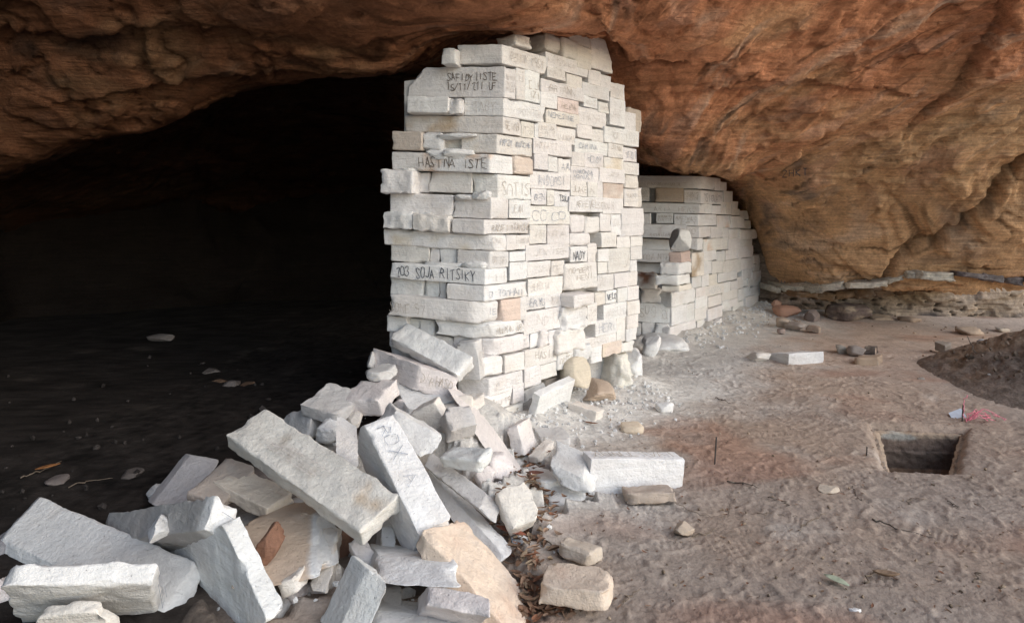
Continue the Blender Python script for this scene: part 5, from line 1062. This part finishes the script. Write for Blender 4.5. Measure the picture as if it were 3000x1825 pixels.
# pink string
b0 = gpt(2832, 1235, .01); rg = np.random.default_rng(4)
pts = [at(2834, 1157, (EYE)*F/(1232-HY)), at(2824, 1185, 1.5*F/(1232-HY)), at(2823, 1215, 1.5*F/(1234-HY)), gpt(2832, 1236, .01)]
bag = Bag(); v, f = tubemesh(wob(pts, 14, .004, 2), .003, 5); bag.add(v, f)
for k in range(11):
    a = rg.uniform(-.5, 1.0); l = rg.uniform(.08, .24); e = b0+V(math.cos(a)*l+.05, math.sin(a)*l*.7, .0); m = (b0+e)/2+V(0, rg.normal()*.03, rg.uniform(.02, .10)); e[2] = gz_at(e[0], e[1])+rg.uniform(.005, .05)
    v, f = tubemesh(wob([b0, m, e, e+V(-.05*rg.uniform(), .03*rg.normal(), .01)], 14, .006, k), .0022, 5); bag.add(v, f)
tag(bag.put('pink_string', M_PINK), 'bright pink string standing up and tangled on the sand behind the pit', 'string')
c0 = gpt(2805, 1218, .012); u = V(.11, .02, .03); w_ = V(.03, .10, .035)
cd = put('paper_tag', [c0-u/2-w_/2, c0+u/2-w_/2, c0+u/2+w_/2, c0-u/2+w_/2, c0-u/2-w_/2+V(0, 0, .002), c0+u/2-w_/2+V(0, 0, .002), c0+u/2+w_/2+V(0, 0, .002), c0-u/2+w_/2+V(0, 0, .002)],
         [(3, 2, 1, 0), (4, 5, 6, 7), (0, 1, 5, 4), (1, 2, 6, 5), (2, 3, 7, 6), (3, 0, 4, 7)], M_CARD, smooth=False)
tag(cd, 'small pale blue label card lying by the metal pin behind the pit', 'label card')
twig('long bare twig sticking out of the soil heap', [(2834, 1000), (2836, 1000)], .004, M_DARKTWIG, 21, group=None) if False else None
tp = [at(2834, 984, 6.1), at(2846, 1012, 6.0), at(2868, 1040, 5.9), at(2898, 1072, 5.75)]
v, f = tubemesh(wob(tp, 12, .008, 5), np.linspace(.003, .008, 12), 6); tag(put('twig', v, f, M_DARKTWIG), 'bare bent twig sticking up out of the soil heap', 'twig', 'twigs scattered on the sand')
# stones on the heap
def heapstone(label, px, py, s, tint, seed):
    for Y in np.arange(4.2, 7, .01):
        p = at(px, py, Y); d = math.hypot(p[0]-HC[0], p[1]-HC[1])/1.5
        if d < 1 and p[2] < .68*(1-d)**.92: break
    v, f, t = boulder(p, (s, s*.8, s*.9), tint=tint, seed=seed, sub=3); tag(put('loose_stone', v, f, M_BLOCK, tint=t), label, 'stone', 'stones on the soil heap')
heapstone('white stone low on the soil heap near the right edge', 2956, 1168, .055, 'w', 300)
heapstone('small pale stone on the soil heap left of the white one', 2920, 1172, .028, 'c', 301)
heapstone('tiny pale stone higher on the soil heap', 2898, 1098, .03, 'g', 302)
# leaves
def leafmesh(c, ln, wd, ang, curl, roll, z):
    n = 7; vs = []; fs = []
    d = V(math.cos(ang), math.sin(ang), 0); s = V(-d[1], d[0], 0)
    for i in range(n):
        u = i/(n-1); w = wd*math.sin(math.pi*(.04+.92*u))**.8*.5; zz = curl*ln*((u-.5)**2*2)
        p = c+d*ln*(u-.5)+V(0, 0, z+zz)
        vs += [p-s*w+V(0, 0, roll*w*1.2), p, p+s*w+V(0, 0, roll*w*1.2)]
    for i in range(n-1):
        a = i*3; fs += [(a, a+3, a+4, a+1), (a+1, a+4, a+5, a+2)]
    return vs, fs
LT = [V(.36, .17, .10), V(.30, .18, .12), V(.42, .27, .18), V(.24, .14, .09), V(.50, .37, .25), V(.40, .27, .19)]
def single_leaf(label, px, py, ln, wd, ang, tint, seed, z=.015, mat=None, grp='single leaves lying about', curl=.12, roll=.5):
    v, f = leafmesh(gpt(px, py), ln, wd, ang, curl, roll, z); o = put('dry_leaf', v, f, mat or M_LEAF, tint=tint)
    so = o.modifiers.new('thickness', 'SOLIDIFY'); so.thickness = .0012
    return tag(o, label, 'leaf', grp)
single_leaf('large reddish brown leaf lying over the tip of the thin slab', 1496, 1588, .16, .045, -.55, V(.36, .14, .09), 1, .05)
single_leaf('broad red-brown leaf beside the low rugged slab', 1562, 1420, .12, .04, .1, V(.34, .16, .12), 2, .06)
single_leaf('dark red leaf curled between the wedge stone and the broken block', 1585, 1358, .13, .04, .3, V(.20, .09, .06), 3, .03)
single_leaf('brown leaf by the lower left corner of the block with slanting cuts', 1668, 1432, .06, .04, .8, V(.28, .13, .08), 4, .04)
single_leaf('pale green leaf lying on the open sand', 2450, 1712, .10, .04, -.9, V(.40, .46, .34), 5, .006, M_GREEN)
single_leaf('curled tan leaf beside the forked twig', 2596, 1696, .10, .03, -.25, V(.32, .22, .15), 6, .015, curl=.3, roll=1.)
single_leaf('brown leaf on the dust in front of the low white block', 1730, 1254, .11, .022, -.45, V(.26, .13, .08), 7, .012)
single_leaf('orange scrap of leaf on the dark chamber floor', 140, 1388, .12, .04, .8, V(.55, .25, .10), 8, .03, grp='leaves on the dark floor')
bag = Bag(); rg = np.random.default_rng(9); k = 0
path = [(1540, 1395, 22), (1560, 1425, 34), (1580, 1455, 30), (1600, 1490, 34), (1560, 1540, 34), (1490, 1535, 22), (1540, 1600, 38), (1535, 1650, 34), (1550, 1700, 28), (1540, 1750, 26), (1552, 1800, 24), (1620, 1790, 22), (1660, 1800, 20), (1500, 1540, 30), (1700, 1425, 20), (1560, 1360, 18), (1515, 1350, 10), (1545, 1560, 40), (1690, 1440, 16), (1620, 1420, 18), (1570, 1480, 20)]
for px, py, sd in path:
    for _ in range(30):
        a, b = px+rg.normal()*sd*1.0, py+rg.normal()*sd*.7
        v, f = leafmesh(gpt(a, b), rg.uniform(.02, .07), rg.uniform(.01, .026), rg.uniform(0, 6.28), rg.uniform(-.2, .5), rg.uniform(-.3, 1.2), rg.uniform(.002, .03)); bag.add(v, f, LT[rg.integers(6)]*rg.uniform(.6, 1.1))
for _ in range(260):   # blown over the rest of the sand
    py = 1000+rg.beta(1.3, 1)*800; px = rg.uniform(1700, 3000)
    v, f = leafmesh(gpt(px, py), rg.uniform(.01, .035), rg.uniform(.004, .012), rg.uniform(0, 6.28), rg.uniform(0, .4), .4, .004); bag.add(v, f, LT[rg.integers(6)]*rg.uniform(.4, 1.0))
tag(bag.put('leaf_litter', M_LEAF), 'dry brown leaf litter drifted along the right side of the fallen blocks', 'leaf litter', kind='stuff')
# stone crumbs and pebbles between the blocks and over the floor
bag = Bag(); v0, f0 = ico(1)
for _ in range(620):
    if rg.random() < .45: px, py = min(rg.normal(1120, 300), rg.uniform(1480, 1640)), rg.uniform(1200, 1815); sz = rg.uniform(.005, .016); t = WHITE*rg.uniform(.75, 1); px = max(px, 640 if py > 1450 else 900+rg.uniform(0, 200))
    elif rg.random() < .5: px, py = rg.uniform(1500, 2950), rg.uniform(960, 1815); sz = rg.uniform(.003, .009); t = V(.3, .23, .17)*rg.uniform(.5, 1.4)
    elif rg.random() < .6: continue
    else: px, py = rg.uniform(0, 1100), rg.uniform(1030, 1500); sz = rg.uniform(.008, .022); t = V(.05, .043, .04)*rg.uniform(.6, 1.5)
    c = gpt(px, py, sz*.3); v = v0*(1+.25*rg.normal(size=(len(v0), 1)))*sz*rg.uniform(.7, 1.3, 3); bag.add(v+c, f0, t)
for (px, py, sd, n) in [(1466, 1462, 12, 26), (1700, 1170, 40, 20), (2300, 935, 40, 40), (2750, 962, 140, 60)]:
    for _ in range(n):
        a, b = px+rg.normal()*sd, py+rg.normal()*sd*.3
        if py < 1100 and px < 1400: c = at(a, b, 4.02)
        else: c = gpt(a, b, .004)
        sz = rg.uniform(.004, .016); v = v0*(1+.25*rg.normal(size=(len(v0), 1)))*sz; bag.add(v+c, f0, WHITE*rg.uniform(.6, 1) if px < 2000 else V(.42, .3, .22)*rg.uniform(.5, 1.2))
for _ in range(520):
    if rg.random() < .5: u_ = rg.random(); q_ = V(-.1+1.15*u_, 4.25+1.25*u_, 0)
    else: u_ = rg.random(); q_ = V(1.85+2.3*u_, 7.3+2.9*u_, 0)
    o_ = abs(rg.normal())*.28; c = q_+V(.7, -.7, 0)*(.05+o_); c[2] = gz_at(c[0], c[1])+.003
    sz = rg.uniform(.004, .018)*(1.4 if c[1] > 7 else 1); v = v0*(1+.3*rg.normal(size=(len(v0), 1)))*sz; bag.add(v+c, f0, WHITE*rg.uniform(.7, 1))
for _ in range(420):
    r_ = 1.5*math.sqrt(rg.random()); a_ = rg.uniform(0, 6.28); c = V(HC[0]+r_*math.cos(a_), HC[1]+r_*math.sin(a_), .68*max(0, 1-r_/1.5)**.92+.02)
    if r_ > 1.3: c[2] = gz_at(c[0], c[1])+.005
    sz = rg.uniform(.006, .03); v = v0*(1+.3*rg.normal(size=(len(v0), 1)))*sz; bag.add(v+c, f0, V(.2, .15, .115)*rg.uniform(.6, 1.4))
tag(bag.put('stone_crumbs', M_BLOCK, smooth=False), 'stone crumbs and grit strewn between the blocks and over the floor', 'grit', kind='stuff')
# faint charcoal writing on the cliff
_px = CX+F*PN2[:, 0]/np.maximum(PN2[:, 1], .5); _py = HY-(PN2[:, 2]-EYE)/np.maximum(PN2[:, 1], .5)*F
_sel = np.where((_px > 2270) & (_px < 2400) & (_py > 470) & (_py < 540))[0]
if len(_sel) > 20:
    def onrock(a, b):
        k = _sel[np.argmin((_px[_sel]-a)**2+(_py[_sel]-b)**2)]; return at(a, b, PN2[k, 1]-.035)
    vs = []; fs = []
    for ci, ch_ in enumerate('2HKT'):
        for st in G[ch_].split():
            pt = [(2292+ci*20+int(st[i])*3.2, 520-ci*2-int(st[i+1])*3.4) for i in range(0, len(st), 2)]
            for a, b in zip(pt, pt[1:]):
                A, B = onrock(*a), onrock(*b); dv = B-A; l_ = np.linalg.norm(dv)
                if l_ < 1e-5: continue
                s_ = np.cross(V(0, -1, 0), dv/l_); s_ = s_/(np.linalg.norm(s_)+1e-9)*.005; k = len(vs); vs += [A-s_, B-s_, B+s_, A+s_]; fs.append((k, k+1, k+2, k+3))
    put('charcoal_lettering', vs, fs, M_CHAR, roof)
# ------------------------------------------------------------------ light
SUN_EL, SUN_AZ = math.radians(26), math.radians(60)      # azimuth measured from straight behind the camera towards the right
w = bpy.data.worlds.new('World'); SC.world = w; w.use_nodes = True; nt = w.node_tree
bg = nt.nodes['Background']; sky = nt.nodes.new('ShaderNodeTexSky'); sky.sky_type = 'NISHITA'; sky.sun_disc = False
sky.sun_elevation = SUN_EL; sky.air_density = 1.3; sky.dust_density = 1.4; sky.ozone_density = 2.0
sd = V(math.sin(SUN_AZ)*math.cos(SUN_EL), -math.cos(SUN_AZ)*math.cos(SUN_EL), math.sin(SUN_EL))   # towards the sun
sky.sun_rotation = math.atan2(sd[0], sd[1])
nt.links.new(sky.outputs[0], bg.inputs[0]); bg.inputs[1].default_value = .15
l = bpy.data.lights.new('sun', 'SUN'); l.energy = 2.0; l.angle = math.radians(85); l.color = (.98, .99, 1)
lo = bpy.data.objects.new('sun', l); COL.objects.link(lo)
from mathutils import Vector
lo.rotation_euler = Vector((-sd[0], -sd[1], -sd[2])).to_track_quat('-Z', 'Y').to_euler()
SC.view_settings.view_transform = 'Standard'; SC.view_settings.look = 'None'; SC.view_settings.gamma = 1; SC.view_settings.exposure = 0.42
SC.cycles.use_denoising = True; SC.cycles.max_bounces = 8; SC.cycles.diffuse_bounces = 5
try: SC.cycles.denoiser = 'OPENIMAGEDENOISE'
except Exception: pass
